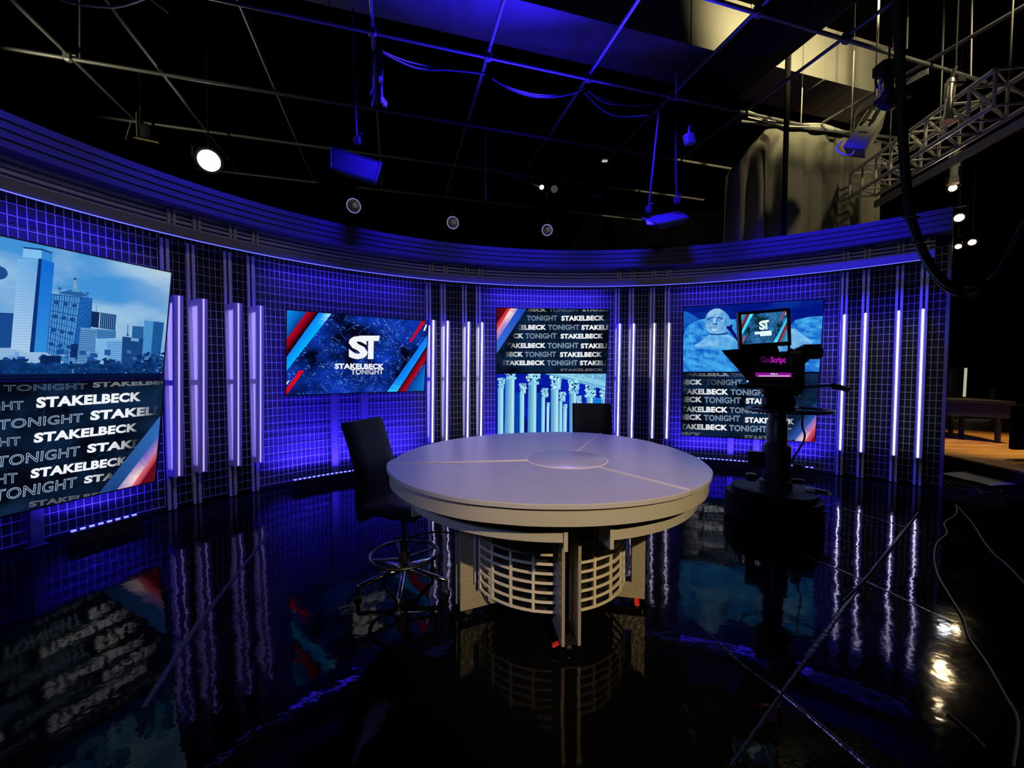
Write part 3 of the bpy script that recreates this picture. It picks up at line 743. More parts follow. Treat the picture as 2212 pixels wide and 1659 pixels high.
shaft(1040,1080,1036,1072,640,LT,LT,rgb(130,200,230),2); capital(1034,1090,585,645,4)
shaft(1238,1286,1232,1282,560,LT,MD,rgb(120,190,226),3); capital(1232,1348,415,562,5)
shaft(1300,1360,1290,1352,690,LT,MD,rgb(120,190,226),3); capital(1296,1372,612,692,6)
capital(1505,1600,475,650,7); capital(1560,1660,600,680,8)
K([(1005,120),(2000,110),(2000,385),(1830,345),(1290,205)], rgb(150,216,238)); K([(1450,128),(2000,128),(2000,260),(1700,190)], rgb(104,176,216))
c.k += 1
for a, b, w in (((1090,135),(1975,345),0.012),((1180,140),(1975,318),0.006),((1010,128),(1960,376),0.014),((1330,132),(1975,282),0.006)): c.line(c.uv(*cz(*a)), c.uv(*cz(*b)), w, rgb(40,130,196), False)
rr = random.Random(9)
for i in range(34): x = 1500+470*rr.random(); c.disc(*c.uv(*cz(x, 140+(x-1500)*0.22*rr.random()+25*rr.random())), 0.012, mix(rgb(40,120,190), rgb(180,230,245), rr.random()), 6, False)
shaft(385,526,364,518,200,LT,MD,FLU,8); capital(370,560,90,205,11)
shaft(745,876,734,868,285,LT,MD,FLU,8); capital(712,942,120,290,12)
shaft(1104,1226,1100,1224,365,LT,MD,FLU,7); capital(1075,1292,160,370,13)
shaft(1400,1508,1398,1506,430,LT,MD,FLU,7); capital(1362,1576,225,435,14)
shaft(1668,1772,1664,1768,490,LT,MD,FLU,7); capital(1634,1830,305,495,15)
shaft(1912,1990,1908,1986,520,LT,MD,FLU,4); capital(1880,2010,365,525,16)
c.build(tv)

# -- right stack
c3 = lambda x, y: (1420 + x/3.77, 560 + y/3.77)
cr = lambda x, y: (1440 + x/9.215, 640 + y/9.215)
Mx, tt, uu = plane(0, 0, 0, 22.3, 6.6); ctr = Vector((3.755, 6.575, 1.605))
M6 = Mx.copy(); M6.translation = ctr + uu*(H_/2+0.0115); M7 = Mx.copy(); M7.translation = ctr - uu*(H_/2+0.0115)
tv = television(M6, 'upper right screen showing a carved stone head on a blue cliff')
c = Canvas(M6, W_, H_)
c.grid(lambda u, v: mix(rgb(2,20,128), rgb(16,64,176), max(0, (fbm(u*4, v*6, 6)-0.46)*3)*(0.2+u)), 40, 26)
def rock(u, v): return mix(rgb(6,86,196), rgb(74,184,246), (fbm(u*16, v*26+u*8, 13)-0.25)*1.9)
def rockgrid(top, col, y1, n=26):     # rugged ground below an outline given in photo crop pixels
    c.k += 1
    for i in range(len(top)-1):
        (xa, ya), (xb, yb) = top[i], top[i+1]
        m = max(1, int(abs(xb-xa)/26))
        for j in range(m):
            x0 = xa+(xb-xa)*j/m; x1 = xa+(xb-xa)*(j+1)/m; t0 = ya+(yb-ya)*j/m; t1 = ya+(yb-ya)*(j+1)/m
            for k in range(n):
                q = c.P([(x0,t0+(y1-t0)*k/n),(x1,t1+(y1-t1)*k/n),(x1,t1+(y1-t1)*(k+1)/n),(x0,t0+(y1-t0)*(k+1)/n)], cr)
                c.poly(q, col, False)
rockgrid([(330,290),(450,330),(560,390),(660,470)], lambda u, v: mix(rgb(4,50,160), rgb(30,120,220), fbm(u*18, v*18, 4)), 700, 10)
rockgrid([(330,760),(380,660),(440,580),(540,510),(660,465),(800,440),(1260,455),(1440,455),(1600,470),(1800,480),(2300,500),(2420,560),(2500,560),(2560,470),(2700,440),(2860,405),(3000,400),(3180,390)], rock, 1520, 26)
def skin(u, v): return mix(rgb(52,140,214), rgb(168,216,240), (fbm(u*30, v*30, 17)-0.22)*1.7)
c.k += 1; rk = random.Random(12)
for i in range(900):
    x, y = 330+2800*rk.random(), 480+1020*rk.random(); a = rk.choice((0.1, 0.5, 1.3, -0.4)) + 0.5*rk.random(); l = 6+26*rk.random()
    if y < 620 and 640 < x < 3200: continue
    if y < 780 and x < 420: continue
    c.line(c.uv(*cr(x,y)), c.uv(*cr(x+l*math.cos(a), y+l*math.sin(a))), 0.0028+0.004*rk.random(), rgb(14,92,200) if rk.random() < 0.6 else rgb(88,186,244), False)
nv = c.uv(*cr(1000,1000))[1]
rockgrid([(560,980),(700,880),(840,770),(1250,770),(1330,830),(1440,900)], lambda u, v: mix(mix(rgb(66,158,226), rgb(160,216,242), (fbm(u*20, v*14, 19)-0.2)*1.6), rock(u, v), (nv-v)*16+0.4), 1080, 12)
rockgrid([(1600,1000),(2280,700),(2400,640),(2560,640),(2700,760),(2900,900)], lambda u, v: mix(rgb(40,130,214), rgb(140,206,242), (fbm(u*20, v*20, 23)-0.25)*1.7), 1100, 8)
G = lambda pts, col: c.poly(c.P(pts, cr), col)
hd = [(768,440),(796,362),(868,288),(960,246),(1050,244),(1150,300),(1228,380),(1258,450),(1300,520),(1288,566),(1248,604),(1216,680),(1150,732),(1040,762),(940,758),(862,728),(806,676),(776,600),(764,520)]
ct = (1010, 500)
c.k += 1
for i in range(len(hd)):
    a, b = hd[i], hd[(i+1) % len(hd)]; n = 7
    for k in range(n):
        L = lambda p, t: (ct[0]+(p[0]-ct[0])*t, ct[1]+(p[1]-ct[1])*t)
        c.poly(c.P([L(a,k/n), L(b,k/n), L(b,(k+1)/n), L(a,(k+1)/n)], cr), lambda u, v: mix(skin(u, v), rgb(40,130,206), max(0, (u-c.uv(*cr(1140,500))[0])*9)), False)
G([(1240,560),(1310,560),(1300,640),(1380,760),(1430,900),(1400,895),(1260,700),(1180,625)], rgb(4,14,110))
G([(790,702),(880,740),(1000,754),(1180,728),(1225,700),(1200,745),(1010,775),(880,762)], rgb(4,18,118))
G([(764,450),(800,365),(830,330),(812,430),(800,520),(782,600)], rgb(70,150,214)); G([(1150,310),(1228,385),(1258,455),(1296,520),(1284,560),(1240,600),(1200,560),(1180,420)], rgb(84,160,218))
for p, col in (([(805,455),(860,418),(935,412),(930,432),(870,440),(812,480)], rgb(10,56,150)), ([(1000,430),(1040,400),(1120,432),(1130,462),(1060,430),(1004,446)], rgb(10,56,150)),
               ([(826,470),(880,456),(905,468),(870,482)], rgb(26,90,176)), ([(1045,454),(1090,446),(1120,464),(1080,472)], rgb(26,90,176)),
               ([(975,430),(1000,430),(1002,548),(968,548)], rgb(60,146,214)), ([(912,542),(1012,542),(1006,562),(920,564)], rgb(8,36,120)),
               ([(872,622),(950,606),(1016,604),(1012,612),(950,618),(880,632)], rgb(24,86,170)), ([(890,660),(1000,650),(990,690),(900,694)], rgb(176,226,244)),
               ([(945,440),(975,436),(968,540),(930,540)], rgb(176,224,244)), ([(1150,420),(1200,470),(1190,600),(1160,560)], rgb(60,144,212))): G(p, col)
c.build(tv)
tv = television(M7, 'lower right screen with rows of white capital lettering behind the studio camera')
c = Canvas(M7, W_, H_)
wordscreen(c, c3, [
    (SB,(170,952),(590,955),(170,915),(560,230),0.30,False),(TN,(600,955),(760,955),(600,925),None,0.25,True),
    (SB,(-50,1018),(364,1022),(-50,978),(370,210),0.95,False),(TN,(396,1022),(688,1026),(396,980),(650,380),0.75,True),(SB,(726,1026),(1140,1032),(726,984),(1000,1160),1.0,False),
    (SB,(168,1099),(578,1104),(168,1054),(440,225),1.0,False),(TN,(597,1104),(908,1110),(597,1060),None,0.85,True),(SB,(938,1110),(1345,1118),(938,1066),(1000,1160),1.0,False),
    (SB,(-50,1160),(364,1166),(-50,1116),(370,210),0.8,False),(TN,(383,1168),(678,1174),(383,1122),None,0.75,True),(SB,(720,1176),(1125,1186),(720,1130),(1000,1160),1.0,False),
    (SB,(165,1242),(574,1250),(165,1197),(420,215),1.0,False),(TN,(590,1250),(895,1258),(590,1206),None,0.75,True),(SB,(925,1260),(1330,1272),(925,1216),(1000,1160),1.0,False),
    (SB,(-50,1302),(362,1310),(-50,1258),(370,200),0.9,False),(TN,(380,1312),(672,1320),(380,1268),None,0.75,True),(SB,(713,1330),(1115,1346),(713,1285),(1000,1160),1.0,False),
    (SB,(160,1382),(570,1394),(160,1338),(430,200),1.0,False),(TN,(586,1396),(890,1408),(586,1350),None,0.85,True),(SB,(918,1412),(1322,1432),(918,1368),(1000,1160),1.0,False),
    (SB,(-50,1440),(358,1452),(-50,1400),None,0.12,False),(SB,(708,1470),(1110,1488),(708,1430),None,0.13,False)], 51,
    [([(1320,1120),(1310,1268),(1120,1470),(1010,1470)], lambda a, b: mix(rgb(16,40,84), rgb(46,92,176), a)),
     ([(1310,1250),(1305,1325),(1200,1510),(1090,1510)], lambda a, b: mix(mix(rgb(110,100,196), rgb(210,130,160), a), rgb(255,230,220), max(0, 1-abs(b-0.8)*3)*(0.3+a*0.7))),
     ([(1305,1325),(1300,1400),(1235,1510),(1180,1510)], lambda a, b: mix(rgb(216,90,110), rgb(170,30,56), a)),
     ([(1300,1400),(1290,1510),(1260,1512),(1235,1510)], lambda a, b: rgb(110,20,40))])
c.build(tv)

# -- posts the screens stand on
def posts(pl, label, zt, m_):
    at_ = [find_s(px, 0.8, WO+0.045) for px in pl]
    root = thing('screen_stand', label, 'stand', tuple(wp(at_[0], WO+0.045, 0)))
    b0 = root.location.copy()
    for s_ in at_:
        p, t, n = wfr(s_); q = wp(s_, WO+0.045, 0)-b0; Mq = frame(t, n, Vector((0,0,1)), (0,0,0))
        m = MB(); m.bbox((q.x, q.y, zt/2), (0.10, 0.05, zt), 0.008, M=Mq); m.build('post', m_, root)
        m = MB(); m.bbox((q.x, q.y, 0.010), (0.16, 0.06, 0.02), 0.006, M=Mq); m.build('foot_plate', blackm, root)
    return root
gp2 = mat('grey_post_paint', (0.16,0.16,0.17), 0.5)
posts([722, 787.5], 'two blue-lit posts holding up the single wide screen', 1.75, gp2)
posts([71], 'grey post under the skyline screen', 1.3, gp2)
posts([1579, 1635], 'two posts under the screen with lettering behind the studio camera', 1.2, gp2)
# ------------------------------------------------------------------ desk
DX, DY, DH = 0.257, 2.947, 1.018
DC = Vector((0.375, 2.80, 0))                          # centre of the inlaid disc
_out = [(-177,1.065),(-166,1.110),(-150,1.112),(-133,1.118),(-118,1.122),(-104,1.110),(-90,1.102),(-76,1.100),(-60,1.098),(-44,1.085),(-30,1.070),(-12,1.045),(5,1.035),(22,1.055),(38,1.105),(52,1.160),(64,1.185),(76,1.165),(90,1.115),(104,1.075),(120,1.050),(138,1.040),(155,1.040),(170,1.050)]
def rout(a):
    a = math.degrees(a); n = len(_out)
    for i in range(n):
        a0, r0 = _out[i]; a1, r1 = _out[(i+1) % n]
        if i == n-1: a1 += 360
        aa = a if a >= _out[0][0] else a+360
        if a0 <= aa <= a1:
            t = (aa-a0)/(a1-a0); t = t*t*(3-2*t); return r0 + (r1-r0)*t
    return 1.06
def norm(a): return (a + PI) % (2*PI) - PI
desk = thing('news_desk', 'large round news desk with a frosted lavender top on a grille drum base', 'desk', (DX, DY, 0))
def outline_pt(a, k=0.0): r = rout(norm(a)) - k; return Vector((r*math.cos(a), r*math.sin(a), 0))
dc = DC - Vector((DX, DY, 0))
seam = [onz(835,1003,DH), onz(1290,940,DH), onz(1505,1063,DH)]
sa = sorted(math.atan2(p.y-DY, p.x-DX) for p in seam)
RD = 0.275
for i in range(3):
    a0, a1 = sa[i], sa[(i+1) % 3]
    if a1 < a0: a1 += 2*PI
    n = 48; mb = MB(); rows = []
    for k in range(n+1):
        a = a0 + (a1-a0)*k/n; o = outline_pt(a); d = (o - dc).normalized(); inn = dc + d*(RD+0.004)
        rows.append((o, inn))
    sh = Vector((0,0,0))
    mid = a0 + (a1-a0)/2; gap = Vector((math.cos(mid), math.sin(mid), 0))*0.004
    cols = []
    for o, inn in rows:
        o = o + gap; inn = inn + gap; od = (o-dc).normalized()
        cols.append([Vector((inn.x,inn.y,DH-0.024)), Vector((o.x,o.y,DH-0.024)), Vector((o.x,o.y,DH-0.004)), Vector((o.x,o.y,DH))-od*0.004, Vector((inn.x,inn.y,DH))])
    mb.ribbon(cols, 0, close=True); mb.add(cols[0], [(0,1,2,3,4)]); mb.add(cols[-1], [(4,3,2,1,0)])
    mb.build('top_panel', frost, desk)
mb = MB(); mb.lathe([(RD-0.01,DH-0.024),(RD-0.004,DH+0.004),(RD-0.012,DH+0.009),(0.0001,DH+0.010)], 64, Matrix.Translation(dc)); mb.build('centre_disc', frost, desk, True)
def ringrows(k0, z0, k1, z1, a0, a1, n):
    return [[outline_pt(a0+(a1-a0)*i/n, k0) + Vector((0,0,z0)), outline_pt(a0+(a1-a0)*i/n, k1) + Vector((0,0,z1))] for i in range(n+1)]
mb = MB()
n = 120; cols = []
for i in range(n):
    a = 2*PI*i/n
    cols.append([outline_pt(a, 0.30)+Vector((0,0,DH-0.0245)), outline_pt(a, 0.016)+Vector((0,0,DH-0.0245)), outline_pt(a, 0.014)+Vector((0,0,DH-0.110)), outline_pt(a, 0.035)+Vector((0,0,DH-0.113)), outline_pt(a, 0.30)+Vector((0,0,DH-0.113))])
cols.append(cols[0]); mb.ribbon(cols, 0, close=True); mb.build('skirt_band', deskp, desk, True)
mb = MB()
for i in range(3):                                       # pale strips painted as light caught by the joint and disc edges
    o = outline_pt(sa[i], 0.004); d = (o-dc).normalized(); t = Vector((-d.y, d.x, 0))*0.0065; a_ = dc + d*(RD-0.002)
    z = Vector((0,0,DH)); mb.hexa([a_-t+z*0.98, o-t+z*0.98, o+t+z*0.98, a_+t+z*0.98], [a_-t+z*1.0055, o-t+z*1.0055, o+t+z*1.0055, a_+t+z*1.0055])
mb.lathe([(RD-0.006,DH-0.02),(RD+0.007,DH-0.02),(RD+0.006,DH+0.0015),(RD-0.004,DH+0.004)], 64, Matrix.Translation(dc))
mb.build('joint_highlight', mat('pale_joint_highlight', (0.85,0.74,0.66), 0.35), desk)
NF = 5; FA = R(-90) + 0.117                             # direction of the front leg
legs = [FA + i*2*PI/NF for i in range(NF)]
RA = 0.99; gp = R(6.6)
for i in range(NF):                                      # apron pieces between the legs, with end tabs
    a0, a1 = legs[i]+gp, legs[(i+1) % NF]-gp
    if a1 < a0: a1 += 2*PI
    mb = MB(); cols = []; n = 20
    for k in range(n+1):
        a = a0+(a1-a0)*k/n; c, s = math.cos(a), math.sin(a)
        cols.append([Vector((r*c, r*s, z)) for r, z in ((RA-0.018,DH-0.115),(RA,DH-0.115),(RA,DH-0.225),(RA-0.018,DH-0.225))])
    mb.ribbon(cols, 0, close=True); mb.add(cols[0], [(0,1,2,3)]); mb.add(cols[-1], [(3,2,1,0)])
    for a, sg in ((a0, 1), (a1, -1)):
        mb.box(((RA-0.055)*math.cos(a), (RA-0.055)*math.sin(a), DH-0.19), (0.13, 0.02, 0.15), rz=a)
    mb.build('apron', deskp, desk)
RG = 0.545; G0, G1 = 0.175, 0.885
for i in range(NF):                                      # grille panels of the drum
    a0, a1 = legs[i]+R(5), legs[(i+1) % NF]-R(5)
    if a1 < a0: a1 += 2*PI
    mb = MB()
    def seg(r0, r1, z0, z1, b0, b1, n):
        cols = []
        for k in range(n+1):
            a = b0+(b1-b0)*k/n; c, s = math.cos(a), math.sin(a); cols.append([Vector((r0*c,r0*s,z0)),Vector((r1*c,r1*s,z0)),Vector((r1*c,r1*s,z1)),Vector((r0*c,r0*s,z1))])
        mb.ribbon(cols, 0, close=True); mb.add(cols[0], [(0,1,2,3)]); mb.add(cols[-1], [(3,2,1,0)])
    nr = 12
    for j in range(nr+1):
        z = G0 + (G1-G0-0.014)*j/nr; seg(RG-0.010, RG, z, z+0.0135, a0, a1, 18)
    nv = 4
    for j in range(nv+1):
        a = a0 + (a1-a0)*j/nv; h = R(0.85) if 0 < j < nv else R(1.2); seg(RG-0.011, RG+0.0015, G0, G1, a-h, a+h, 1)
    mb.build('grille_panel', grillem, desk)
MB().lathe([(0.44,0.10),(0.46,0.12),(0.46,0.90),(0.40,0.905)], 40).build('drum_core', black, desk, True)
RL0, RL1 = 0.30, 0.676
for i, a in enumerate(legs):                             # each leg: two slotted plates with a caster
    c, s = math.cos(a), math.sin(a); rd = Vector((c, s, 0)); tg = Vector((-s, c, 0))
    for sg in (-1, 1):
        mb = MB(); off = tg*0.047*sg
        def pl(r0, r1, z0, z1):
            b = [rd*r0 + off - tg*0.009, rd*r1 + off - tg*0.009, rd*r1 + off + tg*0.009, rd*r0 + off + tg*0.009]
            mb.hexa([v + Vector((0,0,z0)) for v in b], [v + Vector((0,0,z1)) for v in b])
        pl(RL1-0.088, RL1, 0.062, DH-0.13); pl(RL0, RL1-0.088, 0.062, 0.165); pl(RL0, RG-0.02, 0.165, DH-0.13)
        mb.build('leg_plate', deskf, desk)
    mb = MB(); q = rd*(RL1-0.05); mb.box(tuple(q+Vector((0,0,0.070))), (0.08, 0.076, 0.012), rz=a); mb.build('leg_floor', blackm, desk)
    ca = Vector(rd*(RL1-0.07)) ; k = MB()
    M = frame(rd, Vector((0,0,1)), tg, ca + Vector((0,0,0.031)))
    k.lathe([(0.012,-0.016),(0.028,-0.014),(0.031,-0.008),(0.031,0.008),(0.028,0.014),(0.012,0.016)], 20, M)
    k.box(tuple(ca + Vector((0,0,0.055))), (0.05,0.036,0.010), rz=a)
    cas = k.build('caster', mat('caster_chrome', (0.25,0.25,0.26), 0.25, 0.8), desk, True)
    br = MB(); br.bbox(tuple(ca - tg*0.075 + rd*0.015 + Vector((0,0,0.045))), (0.034, 0.055, 0.012), 0.004, M=Matrix.Rotation(a, 4, 'Z') @ Matrix.Rotation(R(25), 4, 'X')); br.build('brake_pedal', red, cas)

# ------------------------------------------------------------------ drafting chairs
def chair(name, label, loc, rz, ringz=0.27, spin=0.0, ring=True):
    root = thing(name, label, 'chair', loc, rz, 'black drafting chairs at the desk')   # local +x faces the front of the seat
    sz = 0.645
    def sect(prof, w, name, m, th):                      # padded band: prof of (x, z) along its middle line, swept across y
        rows = []
        n = len(prof); ys = [-w/2, -w/2+0.02, -w/4, 0, w/4, w/2-0.02, w/2]
        mbx = MB()
        front, back = [], []
        for i, (x, z) in enumerate(prof):
            x0, z0 = prof[max(i-1,0)]; x1, z1 = prof[min(i+1,n-1)]; d = Vector((x1-x0, 0, z1-z0)).normalized(); nn = Vector((d.z, 0, -d.x))
            tt = th*(0.55 if i in (0, n-1) else 1.0)
            ring_ = []
            for y in ys: k = 0.6 if abs(y) > w/2-0.005 else 1.0; ring_.append(Vector((x,y,z)) + nn*tt/2*k)
            for y in reversed(ys): k = 0.6 if abs(y) > w/2-0.005 else 1.0; ring_.append(Vector((x,y,z)) - nn*tt/2*k)
            rows.append(ring_)
        mbx.ribbon(rows, 0, close=True); mbx.add(rows[0], [tuple(range(len(rows[0])))]); mbx.add(rows[-1], [tuple(range(len(rows[0])-1,-1,-1))])
        return mbx.build(name, m, root, True)
    sect([(0.23,sz-0.025),(0.215,sz-0.004),(0.12,sz+0.006),(0.0,sz+0.002),(-0.12,sz+0.004),(-0.205,sz+0.012)], 0.46, 'seat', leather, 0.070)
    bp_ = spline([(-0.215,0,sz-0.09),(-0.235,0,sz+0.03),(-0.235,0,sz+0.16),(-0.245,0,sz+0.28),(-0.285,0,sz+0.42),(-0.335,0,sz+0.56),(-0.352,0,sz+0.61)], 3)
    sect([(p.x, p.z) for p in bp_], 0.43, 'backrest', leather, 0.062)
    m = MB(); m.box((0.0,0,sz-0.055), (0.30,0.26,0.025)); m.box((-0.02,0,sz-0.085), (0.20,0.10,0.05)); m.bar((0.02,0.05,sz-0.085),(0.10,0.24,sz-0.12),0.012); m.build('seat_mechanism', blackm, root)
    m = MB(); m.tube([(0,0,0.36),(0,0,sz-0.08)], 0.017, 14); m.tube([(0,0,0.14),(0,0,0.38)], 0.028, 16); m.build('gas_column', blackp, root, True)
    if ring:
        m = MB(); m.tube(circle((0,0,ringz), 0.245, 40, (1,0,0), (0,1,0)), 0.014, 8, False)
        for k in range(4):
            a = spin + R(20) + k*PI/2; m.bar((0.03*math.cos(a),0.03*math.sin(a),ringz-0.03),(0.24*math.cos(a),0.24*math.sin(a),ringz),0.030,0.012)
        m.tube([(0,0,ringz-0.06),(0,0,ringz+0.02)], 0.040, 16); m.build('foot_ring', blackp, root, True)
    for k in range(5):
        a = spin + k*2*PI/5; c, s = math.cos(a), math.sin(a)
        m = MB(); P = [Vector((r*c, r*s, z)) for r, z in ((0.02,0.150),(0.10,0.148),(0.22,0.122),(0.325,0.098),(0.333,0.085))]
        m.tube(P, [0.022,0.021,0.017,0.014,0.010], 10); m.build('base_arm', chrome, root, True)
        m = MB(); m.lathe([(0.010,0.0),(0.027,0.004),(0.029,0.016),(0.018,0.026),(0.013,0.036),(0.013,0.088),(0.006,0.09)], 16, Matrix.Translation((0.325*c,0.325*s,0.0))); m.build('glide_foot', blackp, root, True)
    return root
chair('drafting_chair', 'black leather drafting chair with a foot ring and chrome base left of the desk', (-0.80, 3.00, 0), R(-18), spin=R(18)+R(-82))
chair('drafting_chair', 'black leather chair behind the desk, only its backrest showing above the top', (0.86, 4.32, 0), R(-97), spin=0.4)

# ------------------------------------------------------------------ studio camera with prompter
cb = Vector((2.86, 4.42, 0))
root = thing('studio_camera', 'black studio camera on a wheeled pedestal with a prompter hood in front', 'camera', tuple(cb))
fc = Vector((-0.50, -0.866, 0)); sdv = Vector((0.866, -0.50, 0)); UP = Vector((0,0,1))   # facing and sideways directions
def L(p): return p - cb
m = MB(); pr = []
for k in range(36):
    a = 2*PI*k/36; r = 0.43*(1 + 0.09*math.cos(3*(a-R(35)))); pr.append((r*math.cos(a), r*math.sin(a)))
pr = [(x*1.06, y*1.06) for x, y in pr]; m.prism(pr, 0.035, 0.24); m.prism([(x*0.97, y*0.97) for x, y in pr], 0.24, 0.30); m.prism([(x*0.86, y*0.86) for x, y in pr], 0.30, 0.36); m.build('pedestal_base', mat('pedestal_paint', (0.004,0.004,0.0045), 0.5, spec=0.2), root)
for k in range(3):
    a = R(35) + k*2*PI/3; M = frame(Vector((math.cos(a),math.sin(a),0)), UP, Vector((-math.sin(a),math.cos(a),0)), Vector((0.33*math.cos(a),0.33*math.sin(a),0.06)))
    MB().lathe([(0.02,-0.035),(0.06,-0.03),(0.06,0.03),(0.02,0.035)], 18, M).build('wheel', rubber, root, True)
m = MB(); m.lathe([(0.155,0.36),(0.155,0.44),(0.135,0.46),(0.135,0.82),(0.115,0.84),(0.10,0.85),(0.10,1.08),(0.085,1.10),(0.085,1.26),(0.13,1.28),(0.13,1.31)], 28); m.build('column', blackm, root, True)
for x, y, z, d in ((0.19,-0.05,0.60,(0.09,0.07,0.10)),(-0.20,-0.03,0.66,(0.14,0.10,0.17)),(0.20,0.02,0.45,(0.12,0.07,0.05)),(-0.23,-0.1,0.47,(0.10,0.10,0.08))):
    q = Vector((x*sdv.x - y*fc.x, x*sdv.y - y*fc.y, z)); m = MB(); m.bbox(tuple(q), d, 0.012, rz=R(-30)); m.build('column_fitting', blackp, root)
q = L(aty(1768, 1041, 4.28)); m = MB(); m.bbox((q.x,q.y,0.36), (0.24,0.10,0.05), 0.02, M=Matrix.Rotation(R(-8),4,'Z') @ Matrix.Rotation(R(12),4,'Y')); pn = m.build('control_panel', mat('grey_console', (0.40,0.40,0.36), 0.5), root)
m = MB()
for k in range(4): m.box((q.x-0.055+0.032*k, q.y-0.052, 0.384-0.007*k), (0.022,0.02,0.032))
m.build('vent_slots', black, pn)
# steering ring
rc = L(aty(1703, 885, 4.38)); m = MB(); m.tube(circle((rc.x,rc.y,rc.z), 0.385, 48, (1,0,0), (0,1,0)), 0.017, 8, False)
for k in range(3): a = R(80)+k*2*PI/3; m.bar((0,0,rc.z-0.01),(rc.x+0.38*math.cos(a),rc.y+0.38*math.sin(a),rc.z),0.03,0.014)
m.build('steering_ring', blackp, root, True)
hz = aty(1690, 850, 4.40).z
m = MB(); m.bbox((0.0,0.0,rc.z+0.09), (0.30,0.32,0.15), 0.04, rz=R(-30)); m.bbox((0.02,0.0,rc.z+0.21), (0.36,0.42,0.11), 0.03, rz=R(-30)); m.lathe([(0.14,rc.z-0.02),(0.19,rc.z+0.03),(0.16,rc.z+0.05)], 24); m.build('pan_head', blackm, root)
bz = aty(1715, 790, 4.4).z
m = MB(); c_ = Vector((0.17,0.08,bz-0.06)); m.bbox(tuple(c_), (0.24,0.46,0.42), 0.025, rz=R(-30)); m.bbox((c_.x,c_.y,bz+0.16), (0.05,0.30,0.05), 0.015, rz=R(-30)); m.tube([c_+fc*0.22, c_+fc*0.42], 0.085, 18); m.build('camera_body', blackp, root, True)
a_, b_ = L(aty(1716, 764, 4.45)), L(aty(1774, 762, 4.35)); mid = (a_+b_)/2; dv = (b_-a_); 
m = MB(); m.bbox(tuple(mid), (dv.length, 0.20, 0.125), 0.02, rz=math.atan2(dv.y,dv.x)); m.bbox(tuple(mid+Vector((0.03,0,0.075))), (dv.length*0.72,0.22,0.03), 0.012, rz=math.atan2(dv.y,dv.x)); m.bar(mid-UP*0.06, L(aty(1712,800,4.45)), 0.04); m.build('viewfinder', blackp, root)
m = MB(); p0, p1, p2 = L(aty(1722,838,4.45)), L(aty(1795,832,4.2)), L(aty(1834,842,4.05)); m.tube([p0,p1], 0.013, 8); m.tube([p1,p1.lerp(p2,0.15),p1.lerp(p2,0.8),p2], [0.02,0.030,0.026,0.018], 10); m.build('pan_handle', blackp, root, True)
# prompter: hood, tray, monitor
yh = 3.88
hood = [L(aty(1558,757,yh)), L(aty(1679,746,yh)), L(aty(1710,838,yh+0.08)), L(aty(1630,838,yh+0.08))]
back = [p - fc*0.0 + Vector((0.16,0.30,0)) for p in (L(aty(1600,760,yh)), L(aty(1690,752,yh)), L(aty(1708,832,yh)), L(aty(1650,832,yh)))]
m = MB(); m.hexa(hood, back); hd_ = m.build('prompter_hood', mat('hood_cloth', (0.004,0.004,0.005), 0.7, spec=0.2), root)
m = MB(); t0 = [L(aty(1592,829,3.72)), L(aty(1716,834,3.80)), L(aty(1712,826,4.15)), L(aty(1625,823,4.10))]; m.hexa([p-UP*0.035 for p in t0], t0); m.build('prompter_tray', blackp, root)
# lettering on the hood: flat letters standing a little off the front face
def face_text(body, pxs, m_, y, name, outline=False, ys=0.0):
    (x0,yb0),(x1,yb1),(xt,yt) = pxs
    o = L(aty(x0,yb0,y)); u = L(aty(x1,yb1,y+ys))-o; v = L(aty(xt,yt,y))-o; mb = MB()
    for p in text_polys(body, outline):
        mb.add([o + u*a + v*b for a, b in p], [tuple(range(len(p)))])
    return mb.build(name, m_, hd_)
mag = emat('magenta_glow', rgb(190,30,190), 0.75); mag2 = emat('dim_magenta_glow', rgb(120,20,140), 0.35)
face_text('Cue', ((1644,783),(1663,783.5),(1644,770)), mag2, yh-0.012, 'lettering')
face_text('Script', ((1664.5,787),(1697,788),(1664.5,770)), mag, yh-0.012, 'lettering')
m = MB(); q4 = [L(aty(x,y,yh-0.010)) for x, y in ((1633,805),(1709,805.5),(1711,814.5),(1633.5,814))]; m.hexa(q4, [p+Vector((0,0.006,0)) for p in q4]); m.build('label_strip', emat('magenta_label', rgb(160,20,170), 0.8), hd_)
wl = emat('label_white', rgb(250,240,250), 0.9)
face_text('PCR 4', ((1665,809.4),(1679,809.6),(1665,806)), wl, yh-0.014, 'lettering')
m = MB(); xx = 1639.0; k = 0
while xx < 1707:
    w_ = (1.6, 2.6, 3.4, 2.0, 4.2)[k % 5]; m.add([L(aty(x, y, yh-0.014)) for x, y in ((xx,813.2),(xx+w_,813.2),(xx+w_,811.2),(xx,811.2))], [(0,1,2,3)]); xx += w_+0.9; k += 1
m.build('caption_line', wl, hd_)
